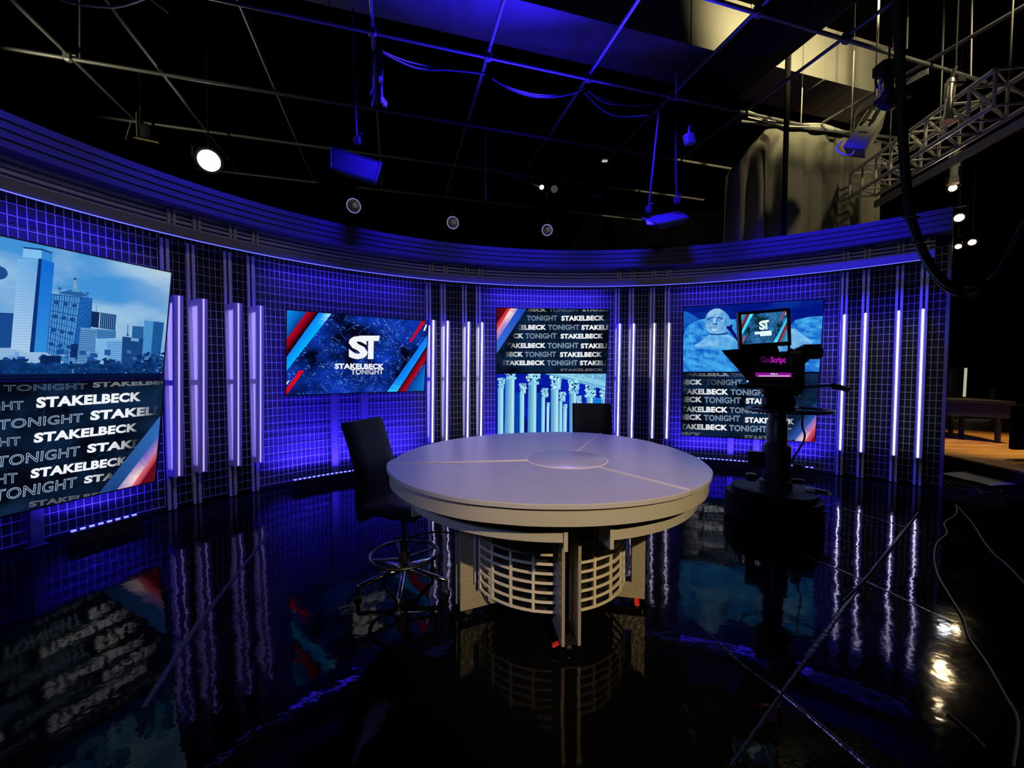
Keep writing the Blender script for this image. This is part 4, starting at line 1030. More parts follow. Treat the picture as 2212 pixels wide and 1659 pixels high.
# monitor over the hood
mc = [aty(1601,681.5,3.80), aty(1699.5,671,3.72), aty(1700,739,3.72), aty(1602,743,3.80)]
tx = ((mc[1]-mc[0]) + (mc[2]-mc[3])).normalized(); upv = ((mc[0]-mc[3])+(mc[1]-mc[2])).normalized(); upv = (upv - tx*upv.dot(tx)).normalized()
ctr_ = sum(mc, Vector())/4; mw = (mc[1]-mc[0]).length*0.5+(mc[2]-mc[3]).length*0.5; mh = ((mc[0]-mc[3]).length+(mc[1]-mc[2]).length)/2
MM = frame(tx, upv.cross(tx), upv, L(ctr_))
mon = MB(); b = 0.026
mon.bbox(tuple(MM @ Vector((0,0.03,-0.004))), (mw+2*b, 0.05, mh+2*b+0.012), 0.01, M=MM.to_3x3().to_4x4())
for c, d in (((0,-0.004,mh/2+b/2),(mw+2*b,0.02,b)),((0,-0.004,-mh/2-b*0.7),(mw+2*b,0.02,b*1.4)),((-mw/2-b/2,-0.004,0),(b,0.02,mh)),((mw/2+b/2,-0.004,0),(b,0.02,mh))): mon.box(tuple(MM @ Vector(c)), d, M=MM.to_3x3().to_4x4())
monitor = mon.build('monitor', blackp, root)
def teal(c): 
    g = 0.3*c[0]+0.5*c[1]+0.35*c[2]; return (min(1, c[0]*0.75+g*0.10), min(1, c[1]*1.25+g*0.50+0.01), min(1, c[2]*0.75+g*0.45+0.01)) if c[0] < c[2]*1.2 else (min(1,c[0]*0.8+0.05), c[1]+0.08*c[0], c[2]+0.10*c[0])
MW = MM.copy(); MW.translation = ctr_
cv = Canvas(M1, W_, H_, teal); monogram(cv, c1)
cv.poly(cv.P([(735,1040),(1188,1040),(1188,1100),(1180,1145),(885,1148),(880,1100),(735,1100)], c1), WHITE)
cv.v = [((x/W_)*mw, y, (z/H_)*mh) for x, y, z in cv.v]
sp = cv.build(monitor); sp.matrix_local = MM
m = MB()
for x in (1640, 1672): m.bar(L(aty(x,742,3.86)), L(aty(x,758,3.92)), 0.012)
m.bar(L(aty(1704,742,3.82)), L(aty(1706,800,3.98)), 0.02); m.build('monitor_bracket', blackm, root)
m = MB(); m.tube(spline([L(aty(1735,895,4.3)), L(aty(1733,920,4.35)), L(aty(1737,950,4.5)), Vector((0.2,0.1,0.55)), Vector((0.25,0.15,0.30))], 6), 0.010, 8); m.build('cable', rubber, root, True)
# ------------------------------------------------------------------ overhead duct, pipes and hung gear
GZ = 6.12; g = GZ - H
ca_, sa_ = math.cos(R(16)), math.sin(R(16))
def gp_(r, c, z=GZ): return Vector((c*ca_ - r*sa_, c*sa_ + r*ca_, z))     # r along the column pipes, c across them
def prim(v): return Vector(v)
duct = MB(); z0, z1 = 7.02, 7.95
def dp(r, c, z): return gp_(r, c, z)
r0, r1 = 5.93, 6.80
duct.hexa([dp(r0,-4.6,z0), dp(r0,9.8,z0), dp(r1,9.8,z0), dp(r1,-4.6,z0)], [dp(r0,-4.6,z1), dp(r0,9.8,z1), dp(r1,9.8,z1), dp(r1,-4.6,z1)])
ro = thing('air_duct', 'long pale rectangular air duct across the ceiling, its underside lit blue', 'duct')
dm = mat('pale_duct_sheet', (0.22,0.21,0.19), 0.6, var=(1.4, (0.18,0.17,0.155)))
duct.build('sheet_body', dm, ro)
for c in (-2.6, -0.9, 0.8, 2.5, 4.25, 6.0, 7.7):
    m = MB()
    for (ra, za, rb, zb) in ((r0-0.012,z0,r0,z1),(r0,z0-0.012,r1,z0)):
        m.hexa([dp(ra,c,za),dp(ra,c+0.035,za),dp(rb,c+0.035,za),dp(rb,c,za)], [dp(ra,c,zb),dp(ra,c+0.035,zb),dp(rb,c+0.035,zb),dp(rb,c,zb)])
    m.build('sheet_seam', dm, ro)
m = MB(); rows = []
for k in range(25):
    a = 2*PI*k/24; rows.append([dp(-1.5, 5.62+0.52*math.cos(a), 6.74+0.26*math.sin(a)), dp(9.5, 5.62+0.52*math.cos(a), 6.74+0.26*math.sin(a))])
m.ribbon(rows); tag(m.build('flexible_duct', mat('black_duct_wrap', (0.008,0.008,0.009), 0.8, spec=0.15), None, True), 'wide black wrapped duct running under the pale air duct', 'duct')
def pipe(a, b, label, r=0.026, m_=steel, group='ceiling grid pipes', cat='pipe'):
    return tag(MB().tube([a, b], r, 10).build('grid_pipe', m_, None, True), label, cat, group)
RROW = [('nearest the camera',0.954),('second from the camera, above the desk',1.32),('third from the camera',1.694),('fourth from the camera',2.04),('fifth and farthest from the camera',2.42)]
for txt, k in RROW:
    c0, c1_ = (-1.75*g, 1.75*g) if k > 1.5 else (-1.6*g, 2.3*g)
    pipe(gp_(k*g, c0), gp_(k*g, c1_), 'overhead grid pipe running across the studio, ' + txt)
CCOL = [(-1.25,'first'),(-0.99,'second'),(-0.745,'third'),(-0.398,'fourth'),(-0.05,'fifth'),(0.299,'sixth'),(0.651,'seventh'),(0.99,'eighth'),(1.325,'ninth')]
for k, txt in CCOL:
    pipe(gp_(0.2*g, k*g, GZ+0.055), gp_((2.45 if k < 0.3 else 1.98)*g, k*g, GZ+0.055), 'overhead grid pipe running away from the camera, %s from the left' % txt)
pipe(gp_(-0.1*g, 1.69*g, GZ+0.055), gp_(1.30*g, 1.69*g, GZ+0.055), 'warmly lit overhead pipe at the right running back to the grey curtain')
pipe(gp_(0.1*g, 1.83*g, GZ-0.2), gp_(1.25*g, 2.02*g, GZ-0.25), 'warmly lit pipe at the right just above the truss')
pipe(aty(1704,52,6.6), aty(1763,0,5.6), 'short thin pipe added at the top as the lit edge of the black duct', 0.02)  # added tube in place of the duct edge catching warm light
# clamps where pipes cross
for a, k in ((1.32,0.299),(1.32,0.651),(1.32,0.99),(0.954,0.99),(0.954,1.325),(1.32,-0.05),(1.694,-0.99),(2.04,-1.25)):
    p = gp_(a*g, k*g, GZ+0.028); m = MB(); m.bbox(tuple(p), (0.11,0.09,0.15), 0.02, rz=R(16)); m.tube([p+Vector((0.05,0,0.02)), p+Vector((0.10,0.01,0.02))], 0.012, 6)
    tag(m.build('pipe_clamp', steel), 'steel clamp joining two crossing grid pipes overhead', 'clamp', 'pipe clamps of the ceiling grid')
# drop rods
def rod(a, b, label, r=0.010, m_=steel):
    o = tag(MB().tube([a, b], r, 8).build('hanging_rod', m_), label, 'rod', 'thin rods hanging from the ceiling')
    MB().tube([a, Vector((a.x, a.y, ZC))], 0.004, 6).build('wire', blackm, o); return o
rod(aty(172,0,6.2), aty(172,128,6.35), 'thin rod down to the grid crossing at the upper left')
rod(aty(147,150,7.2), aty(147,258,7.3), 'thin rod down to the pipe above the far left of the curved wall')
rod(aty(1049,282,7.6), aty(1049,428,7.6), 'thin grey rod hanging alone in the dark left of the small lit spotlight', 0.016)
rod(aty(1733,190,7.3), aty(1730,268,7.3), 'thin rod above the middle of the grey curtain')
rod(aty(1845,110,7.0), aty(1838,282,7.0), 'thin rod above the right part of the grey curtain')
rod(aty(1961,38,6.2), aty(1959,106,6.2), 'thin rod above the cluster of lamps at the upper right')
rod(aty(2100,0,6.0), aty(2097,165,6.0), 'thin rod above the tall spotlight on the truss')
rod(aty(1462,155,5.9), aty(1460,215,5.9), 'short bright-topped rod over the blue-lit panel lamp')
# draped cables along the pipes
def cable(pts, label, r=0.010, k=7, group=None, m_=rubber, cat='cable'):
    return tag(MB().tube(spline(pts, k), r, 6).build('cable', m_, None, True), label, cat, group)
bluec = mat('grey_cable', (0.07,0.07,0.075), 0.5)
gi = 0
for pts in ([(1062,166),(1100,190),(1160,205),(1215,205),(1262,190)], [(1062,168),(1110,196),(1175,210),(1230,204),(1262,191)], [(1064,170),(1120,200),(1180,210),(1262,192)],
            [(1268,195),(1310,222),(1370,228),(1410,224),(1445,217)], [(1268,197),(1340,225),(1400,228),(1450,217)], [(826,112),(880,134),(960,150),(1046,158)], [(828,116),(900,148),(980,152),(1048,160)], [(1262,200),(1300,236),(1340,252),(1400,250)]):
    P = []
    for x, y in pts:
        d = ray(x, y); r_ = -d.x*sa_*-1; den = (-d.x*sa_ + d.y*ca_); t = (1.315*g)/den; P.append(Vector((d.x*t, d.y*t, H + d.z*t)))
    cable(P, 'cable sagging in a loose loop below the blue-lit grid pipe over the desk', 0.011, group='cables looped along the ceiling grid', m_=bluec)
# cable coil at the pipe over the left part of the desk
co = thing('cable_coil', 'bundle of coiled cable and plugs hanging at the blue-lit pipe crossing, upper middle left', 'cable', tuple(aty(818,150,6.0)))
def Lc(x, y, d): return aty(x, y, d) - co.location
for k, pts in enumerate([[(812,100),(803,140),(806,185),(800,205)],[(820,100),(826,150),(824,190),(827,222)],[(815,110),(818,160),(822,215)],[(808,120),(800,165),(808,200),(803,230)]]):
    MB().tube(spline([Lc(x,y,6.0+0.03*k) for x, y in pts], 6), 0.018, 6).build('cable', bluec, co, True)
for x, y in ((822,172),(827,218),(832,225)): MB().bbox(tuple(Lc(x,y,6.0)), (0.05,0.05,0.09), 0.01).build('plug', mat('grey_plug',(0.35,0.35,0.36),0.4), co)

# panel lamps
def panel_lamp(label, corners, depths, hangers, thick=0.09):
    P = [aty(x, y, d) for (x, y), d in zip(corners, depths)]; c = sum(P, Vector())/4
    root = thing('panel_lamp', label, 'lamp', tuple(c)); P = [p-c for p in P]
    n = (P[1]-P[0]).cross(P[3]-P[0]).normalized()
    if n.y < 0 and abs(n.y) > 0.3: n = -n
    if abs(n.y) <= 0.3 and n.z < 0: n = -n
    def ins(k): return [p*(1-k) for p in P]
    m = MB(); m.hexa(P, [p*0.9 + n*thick for p in P]); m.build('housing', mat('panel_lamp_shell', (0.012,0.012,0.014), 0.45), root)
    m = MB(); q = ins(0.10); m.hexa([p - n*0.004 for p in q], [p + n*0.002 for p in q]); m.build('diffuser', mat('panel_diffuser', (0.03,0.03,0.04), 0.6), root)
    m = MB()
    for i in range(4): m.bar(P[i]-n*0.003, P[(i+1)%4]-n*0.003, 0.018, 0.02)
    m.build('rim', mat('panel_rim', (0.10,0.10,0.11), 0.4), root)
    for hp in hangers:
        m = MB(); Q = [aty(x, y, d)-c for x, y, d in hp]; Q = [Vector((Q[0].x, Q[0].y, max(GZ+0.04-c.z, Q[0].z+0.02)))] + Q; m.tube(Q, 0.017, 8); q = Q[-1]; m.bbox(tuple(q+Vector((0,0,0.05))), (0.10,0.07,0.12), 0.015); m.tube([q+Vector((0.03,0,0.14)), q+Vector((0.08,0,0.14))], 0.02, 6); m.build('hanger', mat('lamp_hanger',(0.08,0.08,0.085),0.35,0.6), root, True)
    return root
panel_lamp('black flat panel lamp tilted sideways, hanging in the dark above the single wide screen', [(716,318),(824,352),(812,394),(716,363)], [6.1,5.9,5.75,5.95], [[(762,22,6.3),(767,200,6.1),(772,312,6.05)]])
panel_lamp('flat panel lamp seen edge-on, its underside lit blue, above the screen with lettering', [(1386,472),(1466,458),(1487,470),(1422,485)], [6.9,7.15,6.7,6.4], [[(1422,250,6.8),(1412,345,6.8),(1400,460,6.85)],[(1459,235,6.9),(1460,370,6.9),(1462,440,6.95)]])
def lamp_box(label, px, py, d, size, m_, yaw=0.0, up=None, cat='lamp'):
    p = aty(px, py, d); root = thing('box_lamp', label, cat, tuple(p))
    m = MB(); m.bbox((0,0,0), size, 0.02, M=Matrix.Rotation(yaw,4,'Z') @ Matrix.Rotation(R(-18),4,'Y')); m.build('housing', m_, root)
    m = MB(); m.tube([(0.02,0.05,size[2]/2+0.2),(0.02,0.05,ZC-p.z)], 0.008, 6); m.bar((0,0.02,size[2]/2), (0.02,0.05,size[2]/2+0.16), 0.03); m.bbox((0.02,0.05,size[2]/2+0.18), (0.06,0.05,0.06), 0.01); m.build('yoke', blackm, root); return root
lamp_box('small blue-lit box lamp hanging right of the edge-on panel lamp', 1489, 301, 6.6, (0.17,0.10,0.17), mat('pale_lamp_box',(0.30,0.30,0.32),0.5), 0.2)
lamp_box('grey box lamp far back, right of the grey disc', 1292, 422, 9.5, (0.22,0.16,0.11), mat('grey_lamp_box',(0.10,0.10,0.09),0.5,emit=(0.10,0.095,0.085),es=0.0), 0.1)
# round wall lamps behind the header
for i, (x, y, r) in enumerate(((764,444.5,14),(978,481,12),(1182,497,11))):
    p = aty(x, y, 9.0); root = thing('round_lamp', 'round grey lamp with a bright rim above the curved wall, ' + ['leftmost of three', 'middle of three', 'rightmost of three'][i], 'lamp', tuple(p), group='round lamps above the header')
    rr_ = r/F*9.0; d = (Vector((0,0,H))-p).normalized(); d = (d + Vector((-0.25,0,-0.1))).normalized(); x_ = d.cross(UP).normalized(); M = frame(x_, d.cross(x_)*-1, d, (0,0,0))
    MB().lathe([(0.02,-0.10),(rr_*0.8,-0.06),(rr_,0.0)], 28, M).build('shell', blackm, root, True)
    MB().lathe([(rr_*0.96,0.0),(rr_*0.5,-0.03),(0.001,-0.04)], 28, M).build('reflector', mat('grey_reflector',(0.25,0.25,0.25),0.5,emit=(0.12,0.12,0.13),es=0.35), root, True)
    MB().tube(circle((0,0,0), rr_, 32, M.col[0].xyz, M.col[1].xyz), 0.010, 8, False).build('rim', mat('glow_rim',(0.6,0.6,0.7),0.3,emit=(0.40,0.36,0.95),es=0.5), root, True)  # light caught by rim, reflector and cap is put in as emission
    q = Matrix.Translation(Vector(d)*0.0) @ M; MB().lathe([(0.05,-0.04),(0.055,0.0),(0.035,0.012),(0.001,0.012)], 18, M @ Matrix.Translation((-rr_*0.25,rr_*0.1,0))).build('bulb_cap', mat('bulb_cap',(0.2,0.2,0.2),0.4,emit=(0.1,0.1,0.1),es=0.5), root, True)
    MB().tube([Vector((0,0.08,0)), Vector((0,0.1,ZC-p.z))], 0.012, 6).build('drop_rod', blackm, root)

# spot lamps
def spot_lamp(label, px, py, d, rpx, col, es, aimv, hang=0.6, energy=0.0, group=None, can=0.20):
    p = aty(px, py, d); hang = ZC - p.z - can; r = rpx/F*d; root = thing('spot_lamp', label, 'lamp', tuple(p), group=group)
    dv = Vector(aimv).normalized(); x_ = dv.cross(UP).normalized(); M = frame(x_, dv.cross(x_)*-1, dv, (0,0,0))
    MB().lathe([(r*0.45,-can),(r*0.9,-can*0.9),(r*1.02,-0.06),(r*1.15,0.012),(r*1.06,0.012)], 24, M).build('can', blackm, root, True)
    MB().lathe([(r*1.05,0.0),(r*0.6,0.02*r/0.1),(0.001,0.03*r/0.1)], 24, M).build('lens', emat('lens_%d_%d' % (int(col[2]*100), int(es)), col, es), root, True)
    m = MB(); b = -dv*can*0.5
    for sg in (-1,1): m.bar(b + x_*sg*r*1.25, b + x_*sg*r*1.25 + UP*(can*0.9), 0.012, 0.03)
    m.bar(b - x_*r*1.25 + UP*can*0.9, b + x_*r*1.25 + UP*can*0.9, 0.03, 0.012); m.tube([b + UP*can*0.9, b + UP*(can*0.9+hang)], 0.014, 6); m.build('yoke', blackm, root)
    if energy:
        l = bpy.data.lights.new('spot_lamp_light', 'SPOT'); l.energy = energy; l.color = col; l.spot_size = R(95); l.spot_blend = 0.6; l.shadow_soft_size = r
        o = bpy.data.objects.new('spot_lamp_light', l); COL.objects.link(o); o.location = p + dv*0.08; o.rotation_euler = dv.to_track_quat('-Z','Y').to_euler()
    return root
cp = Vector((0,0,H))
spot_lamp('bright white spot lamp shining out of the dark above the skyline screen', 451.5, 347, 7.6, 22, (0.95,1.0,0.78), 30, cp - aty(451,347,7.6) + Vector((0.2,0,-0.6)), 0.55, 160)
spot_lamp('small lit spot lamp in the dark above the screen showing pale columns', 1170, 404, 9.0, 7, (1.0,0.82,0.45), 6, (0.1,-0.6,-0.6), 0.8)
p = aty(1197.5, 408, 9.2); root = thing('grey_disc', 'plain grey disc hanging right beside the small lit spot lamp', 'lamp', tuple(p))
MB().lathe([(0.075,0.03),(0.078,0.0),(0.06,-0.01),(0.001,-0.012)], 24, frame((1,0,0),(0,0,1),(0,1,0),(0,0,0))).build('face', mat('grey_disc_glow',(0.2,0.2,0.2),0.5,emit=(0.08,0.08,0.08),es=0.6), root, True)  # faint light on the disc face is put in as emission
MB().tube([Vector((0,0.02,0.07)), Vector((0,0.02,ZC-p.z))], 0.010, 6).build('drop_rod', blackm, root)
for lab, x, y, d, r, col, es, e in (('warm spot lamp glowing under the truss, topmost of four at the right', 2058, 406, 8.0, 9, (1.0,0.78,0.45), 14, 40), ('large warm spot lamp at the right, second from the top of four', 2072, 470, 8.6, 10, (1.0,0.74,0.38), 22, 60),
                               ('white spot lamp at the right, lower left of four', 2070, 532, 9.6, 7, (0.95,0.95,1.0), 22, 30), ('warm spot lamp at the right, lower right of four', 2100, 523, 9.8, 8, (1.0,0.74,0.38), 22, 40)):
    spot_lamp(lab, x, y, d, r, col, es, (-0.75,-0.72,-0.75), 0.5, e, 'spot lamps hung at the right')

p = aty(1307, 342, 7.8); root = thing('small_lamp', 'tiny hanging lamp with a white lower edge, right of the small lit spot lamp', 'lamp', tuple(p))
m = MB(); m.bbox((0,0,0.03), (0.09,0.09,0.13), 0.015); m.tube([(0,0,0.08),(0,0,ZC-p.z)], 0.007, 6); m.build('housing', blackm, root)
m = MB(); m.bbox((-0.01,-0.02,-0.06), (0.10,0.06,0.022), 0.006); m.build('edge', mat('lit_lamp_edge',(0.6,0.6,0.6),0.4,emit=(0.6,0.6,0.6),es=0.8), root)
cable([aty(1008,338,7.5), aty(1060,362,7.6), aty(1120,385,7.8), aty(1166,404,9.0)], 'thin wire slanting down to the small lit spot lamp', 0.008, m_=mat('dull_wire',(0.06,0.06,0.055),0.5))
# ------------------------------------------------------------------ curtain
root = thing('curtain', 'grey drape hanging from a pipe behind the right part of the curved wall', 'curtain', tuple(aty(1735, 500, 7.7)))
o = root.location.copy()
A, Bq = aty(1612, 262, 7.55), aty(1902, 312, 8.1); A.z = Bq.z = (A.z+Bq.z)/2
Aw = aty(1566, 400, 7.35)
rows = []; N = 150; r = random.Random(4)
for j in range(26):
    v = j/25; row = []
    for i in range(N+1):
        u = i/N; top = A.lerp(Bq, u); b_ = Aw.lerp(Bq, u)
        p = b_.lerp(top, max(0.0, 1-v*6.0)**1.3 if u < 0.35 else 1.0); z = top.z - 0.05*abs(math.sin(u*PI*7)) - v*3.4 - (0.55*(1-u/0.16)**1.4*(1-v) if u < 0.16 else 0)
        fold = 0.11*math.sin(u*PI*15 + 1.2*math.sin(u*9) + 0.4*v)*(0.35+0.65*min(1, v*3))*(1.25 if u < 0.42 else 0.42) + 0.05*math.sin(u*PI*31+2)*v*0.5
        row.append(Vector((p.x + 0.25*fold, p.y + fold, z)) - o)
    rows.append(row)
cl = MB().ribbon(rows).build('cloth', mat('grey_drape', (0.15,0.145,0.12), 0.85, spec=0.2), root, True)
sm = cl.modifiers.new('thickness', 'SOLIDIFY'); sm.thickness = 0.012
m = MB(); m.tube([A-o+Vector((-0.1,0,0.05)), Bq-o+Vector((0.5,0,0.05))], 0.028, 10); m.build('pipe', steel, root, True)
P0, P1 = A + Vector((0,-0.05,0.10)), Bq + Vector((0.1,-0.05,0.10))
for k in range(3): cable([P0 + Vector((0,0,0.10-0.05*k)), P0.lerp(P1,0.25)+Vector((0,0,-0.03-0.02*k)), P0.lerp(P1,0.5)+Vector((0,0,0.04-0.03*k)), P0.lerp(P1,0.72)+Vector((0,0,-0.02)), gp_(1.15*g,1.68*g,GZ-0.05-0.04*k), gp_(0.95*g,1.68*g,GZ-0.08-0.03*k)], 'pale cable running along the curtain pipe and up the warmly lit pipe', 0.012, group='pale cables along the curtain pipe', m_=mat('pale_cable',(0.5,0.5,0.46),0.4))

# ------------------------------------------------------------------ truss at the right
TA, TB = aty(1893,366,7.6), aty(2240,150,5.0); TA.z = TB.z = (TA.z+TB.z)/2
BA, BB = TA - Vector((0,0,0.42)), TB - Vector((0,0,0.42))
sd = (TB-TA).normalized().cross(UP).normalized()*0.42
if sd.y < 0: sd = -sd
root = thing('lighting_truss', 'pale aluminium box truss hanging at the upper right', 'truss', tuple((TA+TB)/2)); o = root.location.copy()
for nm, a, b, r_ in (('top_chord',TA,TB,0.034),('top_chord',TA+sd,TB+sd,0.03),('bottom_chord',BA,BB,0.030),('bottom_chord',BA+sd,BB+sd,0.03)): MB().tube([a-o,b-o], r_, 10).build(nm, paleal, root, True)
m = MB(); n = 8
for k in range(n+1):
    t = k/n; a = TA.lerp(TB,t); b = BA.lerp(BB,t)
    for q in (Vector(), sd): m.tube([a+q-o, b+q-o], 0.020, 6)
    m.tube([a-o, a+sd-o], 0.016, 6); m.tube([b-o, b+sd-o], 0.016, 6)
    if k < n:
        a2 = TA.lerp(TB,(k+1)/n); b2 = BA.lerp(BB,(k+1)/n)
        for q in (Vector(), sd): m.tube([a+q-o, b2+q-o], 0.016, 6)
        m.tube([b-o, b2+sd-o], 0.014, 6); m.tube([a-o, a2+sd-o], 0.014, 6)
m.build('web_bracing', paleal, root)
m = MB(); m.bar(BA-o-Vector((0,0,0.16)), BB-o-Vector((0,0,0.16)), 0.05, 0.11); m.build('lower_rail', mat('dull_rail',(0.22,0.22,0.20),0.5), root)
for t in (0.12, 0.5, 0.88): MB().tube([TA.lerp(TB,t)-o, TA.lerp(TB,t)-o+Vector((0,0,2.4))], 0.012, 6).build('hanger', blackm, root)

# loudspeaker by the curtain
sp_ = [aty(1875,236,6.3), aty(1915,238,6.2), aty(1868,322,5.9), aty(1821,317,6.0)]; c = sum(sp_, Vector())/4
root = thing('loudspeaker', 'wedge-shaped tilted loudspeaker hanging in front of the curtain corner', 'loudspeaker', tuple(c))
P = [p-c for p in sp_]; bk = [p*0.82 + Vector((0.26,0.30,-0.03)) for p in P]
m = MB(); m.hexa(P, bk); m.build('cabinet', mat('speaker_cloth',(0.20,0.195,0.16),0.7), root)
n_ = (P[1]-P[0]).cross(P[3]-P[0]).normalized(); n_ = n_ if n_.y < 0 else -n_
def sq(u, v): return P[0]*(1-u)*(1-v)+P[1]*u*(1-v)+P[2]*u*v+P[3]*(1-u)*v + n_*0.012
m = MB()
for u in (0.22, 0.62): m.bar(sq(u,-0.08)+n_*0.02, sq(u,0.42)+n_*0.02, 0.045, 0.02)
m.build('bracket', blackm, root)
m = MB(); m.bar(sq(0.35,0.28), sq(0.75,0.28), 0.03, 0.015); m.bar(sq(0.30,0.60), sq(0.70,0.60), 0.02, 0.015); m.bar(sq(0.55,0.28), sq(0.42,0.60), 0.02, 0.012); m.build('handle', paleal, root)
MB().tube(spline([sq(0.5,0.0), P[0]+Vector((-0.05,-0.03,-0.2)), P[3]+Vector((0.1,-0.05,-0.12)), P[3]+Vector((-0.1,-0.02,-0.06)), P[3]+Vector((-0.02,0,0.08))], 8), 0.010, 6).build('cable', mat('pale_cable'), root, True)
MB().tube([P[0]*0.6+P[1]*0.4, P[0]*0.6+P[1]*0.4+Vector((0,0,0.45)), P[0]*0.6+P[1]*0.4+Vector((0,0,ZC-c.z))], [0.018,0.016,0.006], 8).build('hanger', steel, root)

# tall profile spotlights on the truss line and the lamp cluster
def profile_spot(label, a, b, r):
    root = thing('profile_spotlight', label, 'lamp', tuple(a)); d = (b-a); m = MB()
    m.tube([Vector(), d*0.10, d*0.12, d*0.45, d*0.47, d*0.80, d*0.82, d], [r*0.7,r*0.8,r*0.6,r*0.6,r*0.8,r*0.8,r*0.95,r*1.15], 16); m.build('barrel', paleal, root, True)
    m = MB(); m.bbox(tuple(d*0.02+Vector((0.10,0,0.0))), (0.14,0.10,0.12), 0.02); m.bar(d*0.02, d*0.02+Vector((0.06,0,0.18)), 0.03); m.tube([d*0.02+Vector((0.06,0,0.15)), Vector((d.x*0.02+0.06, d.y*0.02, ZC-a.z))], 0.008, 6); m.build('clamp', blackm, root)
    m = MB(); 
    for sg in (-1,1): m.bar(d*0.1+Vector((sg*r*1.2,0,0)), d*0.5+Vector((sg*r*1.2,0,0)), 0.012, 0.03)
    m.build('yoke', paleal, root); return root
profile_spot('long pale profile spotlight pointing down in front of the truss', aty(2054,172,5.6), aty(2046,264,5.5), 0.055)
profile_spot('pale profile spotlight hanging below the truss, above the topmost glowing lamp', aty(2064,318,7.6), aty(2058,398,7.6), 0.075)
root = thing('moving_lamp', 'black lamp with coiled cables at the crossing of pipes, upper right', 'lamp', tuple(aty(1915,175,5.3))); o = root.location.copy()
m = MB(); m.bbox((0.07,0.05,0.18), (0.30,0.2,0.16), 0.03); m.bbox((0.03,0.0,-0.22), (0.26,0.20,0.22), 0.05, M=Matrix.Rotation(R(25),4,'Y')); m.bar((0.05,0.02,0.12),(0.04,0.0,-0.12),0.06); m.tube([(0.07,0.05,0.2),(0.07,0.05,ZC-o.z)], 0.012, 6); m.build('housing', blackp, root)
for k in range(4): m = MB(); m.tube(circle((-0.10+0.02*k,-0.03*k,0.02-0.10*(k%2)), 0.11-0.015*k, 20, (0.5,0.2,0.3), (0,0.1,1)), 0.013, 6, False); m.build('cable', mat('pale_cable') if k == 1 else rubber, root, True)
m = MB(); m.bbox((0.20,-0.02,-0.18), (0.12,0.03,0.03), 0.008, M=Matrix.Rotation(R(35),4,'Y')); m.bbox((0.30,0.02,-0.20), (0.10,0.03,0.03), 0.008, M=Matrix.Rotation(R(-35),4,'Y')); m.build('barn_door', paleal, root)
root = thing('stage_lamp', 'lamp with open warm-lit barn doors hanging above the skyline screen, left of the bright lamp', 'lamp', tuple(aty(296,280,7.4)))
m = MB(); m.bbox((0.09,0.1,0.0), (0.22,0.22,0.26), 0.04); m.bar((0.04,0.05,0.1),(0.03,0.05,0.42),0.04); m.tube([(0.03,0.05,0.4),(0.03,0.05,ZC-root.location.z)], 0.008, 6); m.build('housing', blackm, root)
yl = mat('yellowed_metal',(0.55,0.48,0.26),0.45,0.3)
for a, b, w in (((0.03,-0.02,0.28),(0.04,-0.03,-0.14),0.05),((-0.08,-0.02,0.10),(-0.16,-0.04,-0.20),0.04),((0.0,-0.05,-0.17),(0.38,0.0,-0.23),0.05)): m = MB(); m.bar(a, b, w, 0.008); m.build('barn_door', yl, root)

# thick black cable bundle hanging at the right
root = thing('cable_bundle', 'thick black cable bundle hanging from the ceiling and looping back up at the right', 'cable', tuple(aty(1962,470,3.6))); o = root.location.copy()
for k, (dx, r_) in enumerate(((0,0.030),(0.02,0.022),(-0.018,0.020),(0.008,0.016))):
    pts = [(1936+dx*200,-30),(1943,120),(1950,300),(1962,440),(1978,505),(2004,562+3*k),(2040,608+4*k),(2082,628+4*k),(2120,618+4*k),(2160,585+6*k),(2215,480)]
    MB().tube(spline([aty(x,y,3.6+0.02*k)-o+Vector((dx,0,0)) for x, y in pts], 8), r_, 8).build('cable', mat('bundle_rubber', (0.004,0.004,0.004), 0.45, spec=0.22), root, True)
for x, y in ((1966,470),(1986,526)): m = MB(); m.tube(circle(aty(x,y,3.6)-o, 0.055, 16, (1,0,0), (0,1,0.3)), 0.010, 6, False); m.build('cable_tie', blackp, root)
pole = MB().tube([Vector((*aty(1698,300,7.12).xy, 0.0)), Vector((*aty(1698,300,7.12).xy, ZC))], 0.042, 10); pole.build('tall_pole', mat('matt_black', (0.003,0.003,0.003), 0.8, spec=0.05)); tag(bpy.context.scene.objects['tall_pole'], 'tall black vertical pole crossing in front of the grey curtain', 'pole')
tag(MB().tube([Vector((-5.05,2.2,6.0)), Vector((-4.2,5.2,6.0))], 0.01, 6).build('safety_wire', blackm), 'thin dark wire at the upper left under the grid', 'wire')
cable([aty(40,-40,4.75), aty(128,-2,4.85), aty(170,9,4.92), aty(215,14,4.98), aty(262,13,5.04), aty(330,-10,5.0)], 'pale sagging cable at the top left corner', 0.014, m_=mat('pale_cable'))

